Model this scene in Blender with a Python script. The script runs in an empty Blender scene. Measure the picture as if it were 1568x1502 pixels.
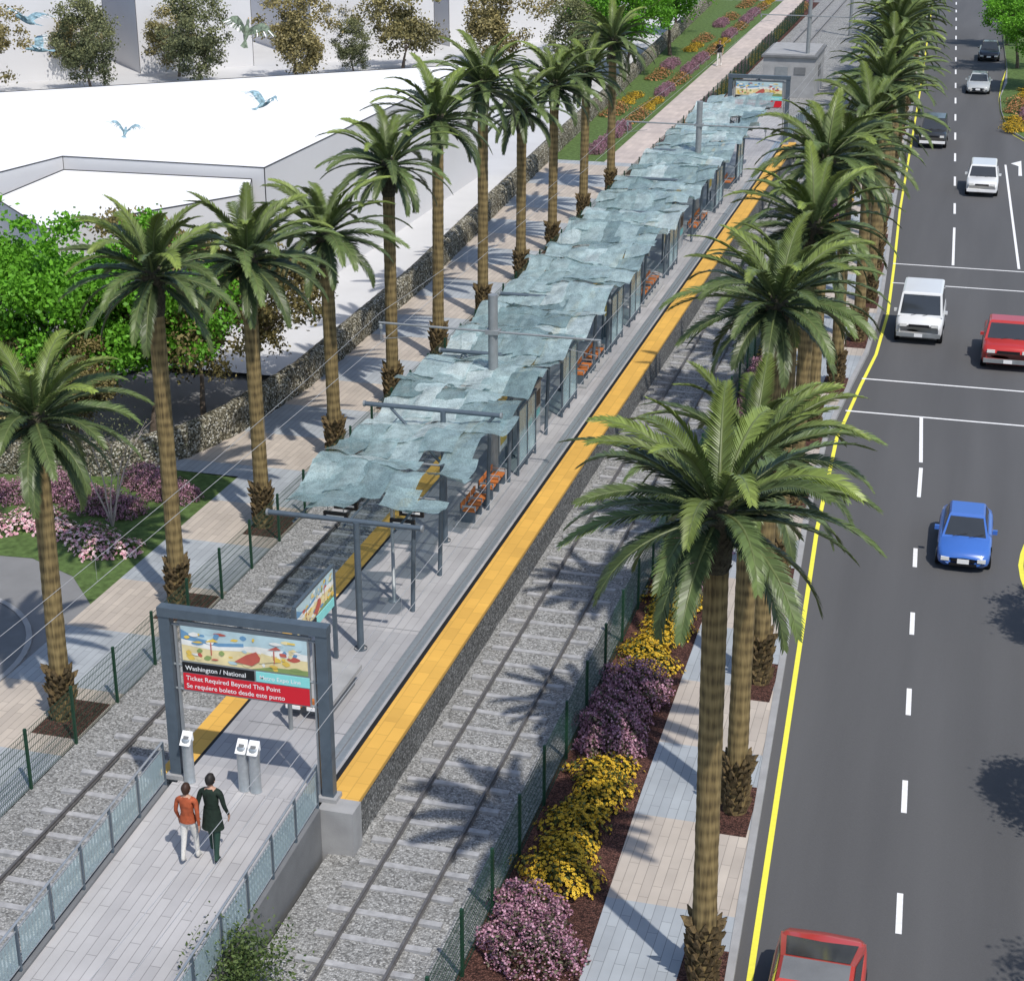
import bpy, math, random
import numpy as np
from mathutils import Vector, noise, Matrix
random.seed(7); rng=np.random.default_rng(7)
D=bpy.data; SC=bpy.context.scene
COL=SC.collection
pi=math.pi
def rad(d): return math.radians(d)

# ------------------------------------------------------------------ materials
def newmat(name):
    m=D.materials.new(name); m.use_nodes=True
    nt=m.node_tree; b=nt.nodes['Principled BSDF']
    return m,nt,b
def N(nt,t,**k):
    n=nt.nodes.new(t)
    for a,v in k.items(): setattr(n,a,v)
    return n
def objco(nt):
    return N(nt,'ShaderNodeTexCoord').outputs['Object']
def mat(name,c,r=.6,metal=0,var=.15,scale=3,bump=0,bscale=20,spec=.4,coat=0):
    m,nt,b=newmat(name)
    b.inputs['Roughness'].default_value=r; b.inputs['Metallic'].default_value=metal
    b.inputs['Specular IOR Level'].default_value=spec
    b.inputs['Coat Weight'].default_value=coat
    b.inputs['Coat Roughness'].default_value=.05
    co=objco(nt)
    nz=N(nt,'ShaderNodeTexNoise'); nz.inputs['Scale'].default_value=scale; nz.inputs['Detail'].default_value=6
    nt.links.new(co,nz.inputs['Vector'])
    cr=N(nt,'ShaderNodeValToRGB')
    cr.color_ramp.elements[0].position=.3; cr.color_ramp.elements[1].position=.7
    cr.color_ramp.elements[0].color=tuple(x*(1-var) for x in c)+(1,)
    cr.color_ramp.elements[1].color=tuple(min(1,x*(1+var)) for x in c)+(1,)
    nt.links.new(nz.outputs['Fac'],cr.inputs[0]); nt.links.new(cr.outputs[0],b.inputs['Base Color'])
    if bump:
        n2=N(nt,'ShaderNodeTexNoise'); n2.inputs['Scale'].default_value=bscale; n2.inputs['Detail'].default_value=5
        nt.links.new(co,n2.inputs['Vector'])
        bp=N(nt,'ShaderNodeBump'); bp.inputs['Strength'].default_value=bump; bp.inputs['Distance'].default_value=.03
        nt.links.new(n2.outputs['Fac'],bp.inputs['Height']); nt.links.new(bp.outputs[0],b.inputs['Normal'])
    return m
def foliage(name,trans=.25,rough=.55,spec=.3):
    m,nt,b=newmat(name)
    at=N(nt,'ShaderNodeAttribute',attribute_name='Col')
    nt.links.new(at.outputs['Color'],b.inputs['Base Color'])
    b.inputs['Roughness'].default_value=rough; b.inputs['Specular IOR Level'].default_value=spec
    if trans>0:
        tr=N(nt,'ShaderNodeBsdfTranslucent'); mx=N(nt,'ShaderNodeMixShader'); mx.inputs[0].default_value=trans
        nt.links.new(at.outputs['Color'],tr.inputs['Color'])
        nt.links.new(b.outputs[0],mx.inputs[1]); nt.links.new(tr.outputs[0],mx.inputs[2])
        nt.links.new(mx.outputs[0],nt.nodes['Material Output'].inputs['Surface'])
    return m
def granular(name,cols,scale,bump=.8,dist=.03,big=.25,gap=.45):
    m,nt,b=newmat(name); co=objco(nt)
    v=N(nt,'ShaderNodeTexVoronoi'); v.inputs['Scale'].default_value=scale
    nt.links.new(co,v.inputs['Vector'])
    sep=N(nt,'ShaderNodeSeparateColor'); nt.links.new(v.outputs['Color'],sep.inputs[0])
    cr=N(nt,'ShaderNodeValToRGB'); els=cr.color_ramp.elements
    els[0].color=cols[0]+(1,); els[1].color=cols[-1]+(1,)
    for i,c in enumerate(cols[1:-1]):
        e=els.new((i+1)/(len(cols)-1)); e.color=c+(1,)
    nt.links.new(sep.outputs[0],cr.inputs[0])
    nz=N(nt,'ShaderNodeTexNoise'); nz.inputs['Scale'].default_value=.6; nz.inputs['Detail'].default_value=5
    nt.links.new(co,nz.inputs['Vector'])
    mr=N(nt,'ShaderNodeMapRange'); mr.inputs['From Min'].default_value=.3; mr.inputs['From Max'].default_value=.7
    mr.inputs['To Min'].default_value=1-big; mr.inputs['To Max'].default_value=1+big
    nt.links.new(nz.outputs['Fac'],mr.inputs['Value'])
    gp=N(nt,'ShaderNodeMapRange'); gp.inputs['From Min'].default_value=.25; gp.inputs['From Max'].default_value=.75
    gp.inputs['To Min'].default_value=1.0; gp.inputs['To Max'].default_value=gap
    nt.links.new(v.outputs['Distance'],gp.inputs['Value'])
    mu=N(nt,'ShaderNodeMath',operation='MULTIPLY'); nt.links.new(mr.outputs[0],mu.inputs[0]); nt.links.new(gp.outputs[0],mu.inputs[1])
    mx=N(nt,'ShaderNodeVectorMath',operation='SCALE'); nt.links.new(cr.outputs[0],mx.inputs[0]); nt.links.new(mu.outputs[0],mx.inputs['Scale'])
    nt.links.new(mx.outputs[0],b.inputs['Base Color'])
    bp=N(nt,'ShaderNodeBump',invert=True); bp.inputs['Strength'].default_value=bump; bp.inputs['Distance'].default_value=dist
    nt.links.new(v.outputs['Distance'],bp.inputs['Height']); nt.links.new(bp.outputs[0],b.inputs['Normal'])
    b.inputs['Roughness'].default_value=.85; b.inputs['Specular IOR Level'].default_value=.2
    return m
def pavers(name,ca,cb,seg,off,bw=1.2,rh=.2,mort=.008,mul=.55,wash=.1):
    m,nt,b=newmat(name); co=objco(nt)
    sp=N(nt,'ShaderNodeSeparateXYZ'); nt.links.new(co,sp.inputs[0])
    cb_=N(nt,'ShaderNodeCombineXYZ'); nt.links.new(sp.outputs[1],cb_.inputs[0]); nt.links.new(sp.outputs[0],cb_.inputs[1])
    br=N(nt,'ShaderNodeTexBrick'); br.inputs['Scale'].default_value=1
    br.inputs['Brick Width'].default_value=bw; br.inputs['Row Height'].default_value=rh
    br.inputs['Mortar Size'].default_value=mort; br.inputs['Mortar Smooth'].default_value=.2
    br.inputs['Color1'].default_value=(1,1,1,1); br.inputs['Color2'].default_value=(.84,.84,.85,1)
    br.inputs['Mortar'].default_value=(mul,mul,mul,1)
    br.offset=.37
    nt.links.new(cb_.outputs[0],br.inputs['Vector'])
    ad=N(nt,'ShaderNodeMath',operation='ADD'); ad.inputs[1].default_value=1000+off; nt.links.new(sp.outputs[1],ad.inputs[0])
    md=N(nt,'ShaderNodeMath',operation='MODULO'); md.inputs[1].default_value=2*seg; nt.links.new(ad.outputs[0],md.inputs[0])
    gt=N(nt,'ShaderNodeMath',operation='GREATER_THAN'); gt.inputs[1].default_value=seg; nt.links.new(md.outputs[0],gt.inputs[0])
    mx=N(nt,'ShaderNodeMix',data_type='RGBA'); mx.inputs['A'].default_value=ca+(1,); mx.inputs['B'].default_value=cb+(1,)
    nt.links.new(gt.outputs[0],mx.inputs['Factor'])
    m2=N(nt,'ShaderNodeMix',data_type='RGBA',blend_type='MULTIPLY'); m2.inputs['Factor'].default_value=1
    nt.links.new(mx.outputs['Result'],m2.inputs['A']); nt.links.new(br.outputs['Color'],m2.inputs['B'])
    nz=N(nt,'ShaderNodeTexNoise'); nz.inputs['Scale'].default_value=.9; nz.inputs['Detail'].default_value=8; nt.links.new(co,nz.inputs['Vector'])
    mr=N(nt,'ShaderNodeMapRange'); mr.inputs['From Min'].default_value=.3; mr.inputs['From Max'].default_value=.7
    mr.inputs['To Min'].default_value=1-wash; mr.inputs['To Max'].default_value=1+wash; nt.links.new(nz.outputs['Fac'],mr.inputs['Value'])
    sc=N(nt,'ShaderNodeVectorMath',operation='SCALE'); nt.links.new(m2.outputs['Result'],sc.inputs[0]); nt.links.new(mr.outputs[0],sc.inputs['Scale'])
    nt.links.new(sc.outputs[0],b.inputs['Base Color']); b.inputs['Roughness'].default_value=.7
    return m
def glassy(name,c,alpha,rough=.15):
    m,nt,b=newmat(name)
    b.inputs['Base Color'].default_value=c+(1,); b.inputs['Roughness'].default_value=rough
    tr=N(nt,'ShaderNodeBsdfTransparent'); tr.inputs[0].default_value=(.8,.93,.93,1)
    mx=N(nt,'ShaderNodeMixShader'); mx.inputs[0].default_value=alpha
    nt.links.new(tr.outputs[0],mx.inputs[1]); nt.links.new(b.outputs[0],mx.inputs[2])
    nt.links.new(mx.outputs[0],nt.nodes['Material Output'].inputs['Surface'])
    return m

M_ballast=granular('ballast_gravel',[(.15,.15,.145),(.28,.28,.27),(.35,.35,.34),(.50,.50,.49)],24,.7,.03,.10,.7)
M_bwall=granular('shaded_platform_wall',[(.07,.07,.068),(.15,.15,.145),(.22,.22,.21),(.36,.36,.35)],22,.8,.03,.15,.6)  # platform side wall: ballast look, with shade darkened into its colours
M_mulch=granular('mulch',[(.04,.02,.016),(.12,.055,.042),(.19,.09,.07)],26,1,.03)
M_rubble=granular('rubble_stone',[(.04,.04,.03),(.17,.15,.10),(.34,.31,.22),(.66,.64,.56)],15,1,.06,.2)
M_plat=pavers('platform_pavers',(.42,.41,.41),(.37,.365,.37),7,0,1.5,.22,.008,.6)
M_ramp=pavers('ramp_pavers',(.45,.44,.44),(.45,.44,.44),7,0,1.3,.21,.008,.5)
M_walk=pavers('sidewalk_pavers',(.50,.44,.375),(.38,.41,.43),3.1,1.2,1.1,.2,.008,.55)
M_walkL=pavers('promenade_pavers',(.50,.435,.365),(.38,.405,.42),3.0,2.0,1.1,.2,.008,.55)
M_path=pavers('far_path_pavers',(.58,.49,.43),(.54,.46,.41),6,0,1.1,.3,.008,.8)
def roadmat():
    m,nt,b=newmat('asphalt'); co=objco(nt)
    mp=N(nt,'ShaderNodeMapping'); mp.inputs['Scale'].default_value=(.7,.05,1); mp.inputs['Rotation'].default_value=(0,0,.038); nt.links.new(co,mp.inputs[0])
    a=N(nt,'ShaderNodeTexNoise'); a.inputs['Scale'].default_value=1; a.inputs['Detail'].default_value=4; nt.links.new(mp.outputs[0],a.inputs['Vector'])
    c=N(nt,'ShaderNodeTexNoise'); c.inputs['Scale'].default_value=45; c.inputs['Detail'].default_value=4; nt.links.new(co,c.inputs['Vector'])
    ad=N(nt,'ShaderNodeMath',operation='MULTIPLY_ADD'); ad.inputs[1].default_value=.45; nt.links.new(c.outputs['Fac'],ad.inputs[0]); nt.links.new(a.outputs['Fac'],ad.inputs[2])
    cr=N(nt,'ShaderNodeValToRGB'); e=cr.color_ramp.elements; e[0].position=.5; e[0].color=(.078,.078,.08,1); e[1].position=.95; e[1].color=(.105,.105,.107,1)
    nt.links.new(ad.outputs[0],cr.inputs[0]); nt.links.new(cr.outputs[0],b.inputs['Base Color']); b.inputs['Roughness'].default_value=.85
    bp=N(nt,'ShaderNodeBump'); bp.inputs['Strength'].default_value=.25; bp.inputs['Distance'].default_value=.01; nt.links.new(c.outputs['Fac'],bp.inputs['Height']); nt.links.new(bp.outputs[0],b.inputs['Normal'])
    return m
M_road=roadmat()
M_white=mat('white_paint_marking',(.8,.8,.8),.7,0,.08,9)
M_yel=mat('yellow_line_paint',(.82,.77,.08),.7,0,.06,9)
M_conc=mat('concrete',(.33,.33,.33),.8,0,.12,2,.2,30)
M_concd=mat('concrete_dark',(.16,.165,.17),.8,0,.12,2,.2,30)
M_apron=mat('driveway_apron',(.21,.21,.21),.85,0,.08,1,.2,40)
M_tie=mat('concrete_tie',(.36,.36,.365),.8,0,.2,6,.3,30)
M_rail=mat('rail_steel',(.15,.145,.145),.45,.3,.2,8)
M_orange=pavers('tactile_orange',(.75,.43,.085),(.72,.41,.08),3,0,.6,.3,.012,.75,.05)
M_black=mat('black_rubber',(.012,.012,.013),.6,0,.1)
M_steel=mat('brushed_steel',(.45,.48,.5),.35,.6,.1,10)
M_blue=mat('steel_blue_paint',(.095,.125,.155),.45,.2,.1,5)
M_post=mat('grey_steel_paint',(.28,.30,.31),.45,.3,.1,5)
M_green=mat('fence_green_paint',(.015,.055,.03),.5,0,.1,5)
M_grass=mat('lawn_grass',(.095,.15,.045),.9,0,.35,4,.8,60,.2)
M_land=mat('land_grey',(.20,.20,.20),.9,0,.25,.25,.3,20)
M_fore=mat('forecourt_pale_concrete',(.55,.55,.55),.9,0,.06,.3)
M_bwhite=mat('building_white',(.86,.86,.86),.8,0,.015,.3)
M_bgrey=mat('building_grey',(.66,.66,.67),.8,0,.03,.3)
M_line=mat('edge_trim_dark',(.05,.05,.05),.8)
M_leafn=foliage('near_leaves',.25); M_leaf=foliage('leaves',0); M_palmleaf=foliage('palm_leaflets',0,.42,.4); M_flower=foliage('flower_petals',0,.6)
M_bark=mat('bark',(.13,.10,.075),.9,0,.35,5,.8,25)
M_barkpale=mat('bark_pale',(.42,.36,.32),.9,0,.25,5,.6,25)
M_boot=mat('palm_boots',(.12,.085,.04),.9,0,.55,9,.6,30)
M_boottop=mat('palm_crown_shaft',(.055,.05,.032),.9,0,.5,14,.9,30)
M_glass=mat('window_glass_dark',(.035,.04,.045),.06,0,.1,1,spec=.9)
M_tyre=mat('tyre_rubber',(.02,.02,.02),.8)
M_hub=mat('wheel_hub',(.4,.4,.4),.35,.7)
M_lamp=mat('headlamp_lens',(.75,.75,.72),.1,0,.05,spec=.8)
M_seat=mat('orange_bench_seat',(.48,.15,.035),.5,0,.1)
M_clear=glassy('clear_glass',(.55,.68,.72),.4,.1)
def trunkmat():
    m,nt,b=newmat('palm_trunk_bark'); co=objco(nt)
    sp=N(nt,'ShaderNodeSeparateXYZ'); nt.links.new(co,sp.inputs[0])
    nz=N(nt,'ShaderNodeTexNoise'); nz.inputs['Scale'].default_value=1.6; nz.inputs['Detail'].default_value=7; nt.links.new(co,nz.inputs['Vector'])
    mp=N(nt,'ShaderNodeMapping'); mp.inputs['Scale'].default_value=(14,14,1.2); nt.links.new(co,mp.inputs[0])
    n2=N(nt,'ShaderNodeTexNoise'); n2.inputs['Scale'].default_value=1.5; n2.inputs['Detail'].default_value=6; nt.links.new(mp.outputs[0],n2.inputs['Vector'])
    ad=N(nt,'ShaderNodeMath',operation='MULTIPLY_ADD'); ad.inputs[1].default_value=2*pi/.27
    nt.links.new(sp.outputs[2],ad.inputs[0])
    mm=N(nt,'ShaderNodeMath',operation='MULTIPLY'); mm.inputs[1].default_value=6.0; nt.links.new(nz.outputs['Fac'],mm.inputs[0]); nt.links.new(mm.outputs[0],ad.inputs[2])
    sn=N(nt,'ShaderNodeMath',operation='SINE'); nt.links.new(ad.outputs[0],sn.inputs[0])
    s2=N(nt,'ShaderNodeMath',operation='MULTIPLY_ADD'); s2.inputs[1].default_value=.11; nt.links.new(sn.outputs[0],s2.inputs[0]); nt.links.new(n2.outputs['Fac'],s2.inputs[2])
    cr=N(nt,'ShaderNodeValToRGB'); e=cr.color_ramp.elements
    e[0].position=.25; e[0].color=(.075,.052,.02,1); e[1].position=.75; e[1].color=(.27,.20,.085,1)
    x=e.new(.5); x.color=(.18,.13,.052,1)
    nt.links.new(s2.outputs[0],cr.inputs[0]); nt.links.new(cr.outputs[0],b.inputs['Base Color'])
    bp=N(nt,'ShaderNodeBump'); bp.inputs['Strength'].default_value=.5; bp.inputs['Distance'].default_value=.03
    nt.links.new(s2.outputs[0],bp.inputs['Height']); nt.links.new(bp.outputs[0],b.inputs['Normal'])
    b.inputs['Roughness'].default_value=.8
    return m
M_trunk=trunkmat()

# ------------------------------------------------------------------ mesh builder
class MB:
    def __init__(s): s.v=[]; s.f=[]; s.m=[]; s.c=[]; s.ms=[]; s.sm=[]
    def mi(s,m):
        if m not in s.ms: s.ms.append(m)
        return s.ms.index(m)
    def add(s,vs,fs,m,col=(1,1,1),smooth=False):
        o=len(s.v); s.v+= [tuple(p) for p in vs]; k=s.mi(m)
        for f in fs: s.f.append(tuple(i+o for i in f)); s.m.append(k); s.sm.append(smooth)
        s.c+= [col]*len(vs)
    def quads(s,P,m,cols):
        n,k,_=P.shape; o=len(s.v)
        s.v+= P.reshape(-1,3).tolist(); idx=(np.arange(n*k)+o).reshape(n,k).tolist()
        s.f+= idx; s.m+= [s.mi(m)]*n; s.sm+=[False]*n
        s.c+= np.repeat(cols,k,axis=0).tolist()
    def box(s,c,d,m,rz=0,col=(1,1,1)):
        x,y,z=[i/2 for i in d]; P=[]
        cz,sz=math.cos(rz),math.sin(rz)
        for k in (-z,z):
            for (a,b) in ((-x,-y),(x,-y),(x,y),(-x,y)):
                P.append((c[0]+a*cz-b*sz,c[1]+a*sz+b*cz,c[2]+k))
        s.add(P,[(3,2,1,0),(4,5,6,7),(0,1,5,4),(1,2,6,5),(2,3,7,6),(3,0,4,7)],m,col)
    def tube(s,a,b,r0,r1=None,n=8,m=None,col=(1,1,1),cap=True):
        if r1 is None: r1=r0
        a=Vector(a);b=Vector(b);d=(b-a).normalized()
        u=d.orthogonal().normalized(); w=d.cross(u)
        P=[];F=[]
        for (p,r) in ((a,r0),(b,r1)):
            for i in range(n):
                t=2*pi*i/n; P.append(p+u*(r*math.cos(t))+w*(r*math.sin(t)))
        for i in range(n): F.append((i,(i+1)%n,n+(i+1)%n,n+i))
        s.add(P,F,m,col,True)
        if cap: s.add(P[:n],[tuple(range(n))[::-1]],m,col); s.add(P[n:],[tuple(range(n))],m,col)
    def poly(s,pts,m,col=(1,1,1)): s.add(pts,[tuple(range(len(pts)))],m,col)
    def prism(s,xy,z0,z1,mt,ms):
        n=len(xy); ar=sum(xy[i][0]*xy[(i+1)%n][1]-xy[(i+1)%n][0]*xy[i][1] for i in range(n))
        if ar<0: xy=xy[::-1]
        s.add([(x,y,z1) for x,y in xy],[tuple(range(n))],mt)
        s.add([(x,y,z0) for x,y in xy]+[(x,y,z1) for x,y in xy],[(i,(i+1)%n,n+(i+1)%n,n+i) for i in range(n)],ms)
    def lathe(s,prof,n,m,c=(0,0,0),col=(1,1,1),sq=(1,1)):
        P=[];F=[]
        for (r,z) in prof:
            for i in range(n):
                t=2*pi*i/n; P.append((c[0]+r*math.cos(t)*sq[0],c[1]+r*math.sin(t)*sq[1],c[2]+z))
        for j in range(len(prof)-1):
            for i in range(n): F.append((j*n+i,j*n+(i+1)%n,(j+1)*n+(i+1)%n,(j+1)*n+i))
        s.add(P,F,m,col,True)
    def mesh(s,name):
        me=D.meshes.new(name); me.from_pydata(s.v,[],s.f)
        for m in s.ms: me.materials.append(m)
        me.polygons.foreach_set('material_index',s.m); me.polygons.foreach_set('use_smooth',s.sm)
        ca=me.attributes.new('Col','FLOAT_COLOR','POINT')
        arr=np.ones((len(s.v),4),dtype=np.float32); arr[:,:3]=np.array([tuple(c)[:3] for c in s.c],dtype=np.float32)
        ca.data.foreach_set('color',arr.ravel()); me.update()
        return me
    def obj(s,name,loc=(0,0,0),rz=0,parent=None):
        return place(name,s.mesh(name),loc,rz,parent)
def place(name,me,loc=(0,0,0),rz=0,parent=None,scale=1):
    o=D.objects.new(name,me); o.location=loc; o.rotation_euler=(0,0,rz)
    o.scale=(scale,)*3 if not isinstance(scale,tuple) else scale
    COL.objects.link(o)
    if parent: o.parent=parent
    return o
def empty(name,loc=(0,0,0),rz=0):
    return place(name,None,loc,rz)

# ------------------------------------------------------------------ leaf helper
def leafquads(C,size,wr=.45,upbias=.3,cols=None):
    n=len(C); d=rng.normal(size=(n,3)); d[:,2]+=upbias; d/=np.linalg.norm(d,axis=1)[:,None]
    q=rng.normal(size=(n,3)); w=np.cross(d,q); w/=np.linalg.norm(w,axis=1)[:,None]
    s=(size*rng.uniform(.6,1.3,n))[:,None]
    return np.stack([C-d*s*.5, C+w*s*wr*.5, C+d*s*.5, C-w*s*wr*.5],axis=1)
def mixcol(a,b,t): 
    a=np.array(a);b=np.array(b); return a+(b-a)*t[:,None]

# ------------------------------------------------------------------ ground & surfaces
g=MB(); g.poly([(-900,-300,-.25),(900,-300,-.25),(900,1500,-.25),(-900,1500,-.25)],M_land); g.obj('ground')
CURB=[(-20,-.6),(15,-2.45),(26,-3.0),(32,-3.3),(38,-3.6),(48,-4.1),(56,-4.3),(62,-4.0),(66,-3.75),(72,-3.72),(80,-4.0),(92,-4.5),(110,-5.0),(135,-5.7),(163,-6.6),(200,-7.8),(260,-9.8)]
def curbx(y):
    for (a,xa),(b,xb) in zip(CURB,CURB[1:]):
        if a<=y<=b: return xa+(xb-xa)*(y-a)/(b-a)
    return CURB[-1][1]
YS=[-20+2*i for i in range(141)]
def strip(mb,fx0,fx1,z,m,ys=YS):
    P=[];F=[]
    for y in ys: P+=[(fx0(y),y,z),(fx1(y),y,z)]
    for i in range(len(ys)-1): F.append((2*i,2*i+1,2*i+3,2*i+2))
    mb.add(P,F,m)
def yr(a,b,st=2.0):
    n=max(1,round((b-a)/st)); return [a+(b-a)*i/n for i in range(n+1)]
mb=MB(); strip(mb,curbx,lambda y:16,-.12,M_road); mb.obj('road')
mb=MB()
strip(mb,lambda y:curbx(y)-.16,curbx,.035,M_conc); 
P=[];F=[]
for y in YS: P+=[(curbx(y),y,-.13),(curbx(y),y,.035)]
for i in range(len(YS)-1): F.append((2*i,2*i+2,2*i+3,2*i+1))
mb.add(P,F,M_conc); mb.obj('kerb')
def mulx(y): 
    t=[(-20,-5.3),(25,-5.7),(32,-5.9),(45,-6.1),(63,-6.6),(100,-6.9),(160,-8.2),(260,-11)]
    for (a,xa),(b,xb) in zip(t,t[1:]):
        if a<=y<=b: return xa+(xb-xa)*(y-a)/(b-a)
def fencex(y): return -7.8 if y<75 else -7.8-(y-75)*.012
mb=MB(); strip(mb,mulx,lambda y:curbx(y)-.16,.02,M_walk); mb.obj('sidewalk')
mb=MB(); strip(mb,lambda y:fencex(y)-.1,mulx,.012,M_mulch); mb.obj('planting_bed_soil')
mk=MB()
strip(mk,lambda y:curbx(y)+.22,lambda y:curbx(y)+.34,-.114,M_yel,[-20+1*i for i in range(281)])
def dashx(y): return -.2-(y-28.5)*.0385
def linex(a,b,x0,x1,w=.12,m=M_white): mk.poly([(x0-w/2,a,-.114),(x0+w/2,a,-.114),(x1+w/2,b,-.114),(x1-w/2,b,-.114)],m)
y=28.5-4.35*3
while y<54:
    if y<49: linex(y,y+1.35,dashx(y),dashx(y+1.35))
    y+=4.35
linex(51.3,53.9,-1.05,-1.12); linex(54.4,59.0,-1.15,-1.38)
linex(81,88.8,-1.1,-1.32)
y=92.0
while y<240:
    xx=lambda q:-1.35-(q-90)*.034
    linex(y,y+2.6,xx(y),xx(y+2.6)); y+=7.2
linex(81.1,106.1,1.85,1.0)
for (yy,x0) in ((58.95,-4.0),(62.8,-3.75),(77.1,-3.6),(80.6,-3.8)):
    mk.poly([(x0,yy-.06,-.113),(16,yy-.06,-.113),(16,yy+.06,-.113),(x0,yy+.06,-.113)],M_white)
mk.poly([(1.75,103,-.114),(1.95,103,-.114),(1.9,107,-.114),(1.75,107,-.114)],M_white)
mk.poly([(1.3,106.6,-.1125),(1.9,105.6,-.1125),(1.9,107.6,-.1125)],M_white)
mk.obj('road_markings')
def island(pts,name,planted=False):
    mb=MB(); 
    cx=sum(p[0] for p in pts)/len(pts); cy=sum(p[1] for p in pts)/len(pts)
    def off(k): 
        r=[]
        for x,y in pts:
            d=math.hypot(x-cx,y-cy); r.append((x+(x-cx)/d*k,y+(y-cy)/d*k))
        return r
    n=len(pts); A=off(.28);B=off(.14)
    mb.add([(x,y,-.113) for x,y in A]+[(x,y,-.113) for x,y in B],[(i,(i+1)%n,n+(i+1)%n,n+i) for i in range(n)],M_yel)
    mb.prism(pts,-.13,.03,M_conc,M_conc)
    C=off(-.2); mb.add([(x,y,.036) for x,y in C],[tuple(range(n))],M_grass if planted else M_conc)
    mb.obj(name)
island([(3.42+1.2*math.cos(t),46.8+4.6*math.sin(t)) for t in [2*pi*i/40 for i in range(40)]],'median_island')
pts=[(2.8,113.3),(2.1,114.3),(1.4,116.5),(.85,120),(.5,125),(.35,131),(.6,138),(.7,146),(.2,165),(-.3,185),(8,185),(8,113.3)]
island(pts[::-1],'planted_median_island',True)

def ballast(name,x0,x1,y0,y1):
    nx=18; ny=int((y1-y0)/.22); P=[];F=[]
    for j in range(ny+1):
        y=y0+(y1-y0)*j/ny
        for i in range(nx+1):
            x=x0+(x1-x0)*i/nx
            z=.0+.03*noise.noise((x*2.2,y*2.2,0))+.02*noise.noise((x*6,y*6,3))
            P.append((x,y,z))
    for j in range(ny):
        for i in range(nx):
            a=j*(nx+1)+i; F.append((a,a+1,a+nx+2,a+nx+1))
    mb=MB(); mb.add(P,F,M_ballast,smooth=True); mb.obj(name)
ballast('ballast_bed',-18.75,-15.4,10,112); ballast('ballast_bed',-11.6,-7.75,10,112)
ballast('ballast_bed',-18.75,-7.6,112,250); ballast('ballast_bed',-15.4,-11.6,100,112)
def track(cx):
    mb=MB(); y=12.3
    while y<240:
        jx=random.uniform(-.05,.05); n=10; L=2.3
        P=[];F=[]; a=random.uniform(.6,1.2)
        for i in range(n+1):
            t=i/n; x=cx+jx-L/2+L*t; bow=.08*a*math.cos((t-.5)*2*pi*1.0); zz=.05-.03*math.cos((t-.5)*2*pi)
            yy=y+bow*.6
            P+=[(x,yy-.075,-.05),(x,yy-.075,zz),(x,yy+.075,zz),(x,yy+.075,-.05)]
        for i in range(n):
            for q in range(3): F.append((4*i+q,4*i+4+q,4*i+5+q,4*i+1+q)[::-1])
        F+=[(0,1,2,3)[::-1],(4*n,4*n+1,4*n+2,4*n+3)]
        mb.add(P,F,M_tie)
        y+=.82
    for sx in (-.64,.64):
        x=cx+sx
        mb.box((x,130,.06),(.09,240,.02),M_rail); mb.box((x,130,.09),(.02,240,.06),M_rail); mb.box((x,130,.13),(.05,240,.025),M_rail)
    mb.obj('railway_track')
track(-16.85); track(-9.75)

# platform
PX0,PX1=-15.55,-11.1
mb=MB()
mb.box(((PX0+PX1)/2,66.25,.44),(PX1-PX0-.06,75.3,.98),M_bwall)
mb.poly([(-15.0,28.2,1.0),(-11.9,28.2,1.0),(-11.9,104,1.0),(-15.0,104,1.0)],M_plat)
for (a,b) in ((PX0,-15.0),(-11.80,PX1)):
    mb.box(((a+b)/2,66.2,.955),(b-a,75.4,.09),M_orange)
mb.box((-15.0+.035,66.2,.965),(.07,75.4,.076),M_black); mb.box((-11.9+.045,66.2,.965),(.11,75.4,.076),M_black)
mb.box((-12.15,66.2,.968),(.34,75.4,.074),M_steel)
mb.box((-12.15,66.2,.9705),(.03,75.4,.077),M_concd)
for yy in np.arange(31,104,5.2): mb.box((-13.45,float(yy),.9625),(2.3,.03,.077),M_concd)
mb.box((-11.42,28.25,.3),(.75,.5,1.42),M_conc)
mb.obj('station_platform')
def rz_(y): return 1.0-(28.2-y)/15
mb=MB(); P=[]
ya,yb=6,28.2
xl,xr=-15.1,-11.85
mb.add([(xl,ya,rz_(ya)),(xr,ya,rz_(ya)),(xr,yb,.998),(xl,yb,.998)],[(0,1,2,3)],M_ramp)
for x,sg in ((xl-.06,-1),(xr+.06,1)):
    P=[(x-.06,ya,-.2),(x+.06,ya,-.2),(x+.06,yb-.22,-.2),(x-.06,yb-.22,-.2),(x-.06,ya,rz_(ya)+.05),(x+.06,ya,rz_(ya)+.05),(x+.06,yb-.22,1.04),(x-.06,yb-.22,1.04)]
    mb.add(P,[(3,2,1,0),(4,5,6,7),(0,1,5,4),(1,2,6,5),(2,3,7,6),(3,0,4,7)],M_concd)
mb.obj('access_ramp')
mb=MB()
mb.add([(xl,104,1.0),(xr,104,1.0),(xr,119,.02),(xl,119,.02)],[(0,1,2,3)],M_ramp)
for x in (xl,xr): mb.add([(x,104,-.1),(x,104,1.0),(x,119,.02),(x,119,-.1)],[(0,1,2,3)],M_concd)
mb.obj('access_ramp')
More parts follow.
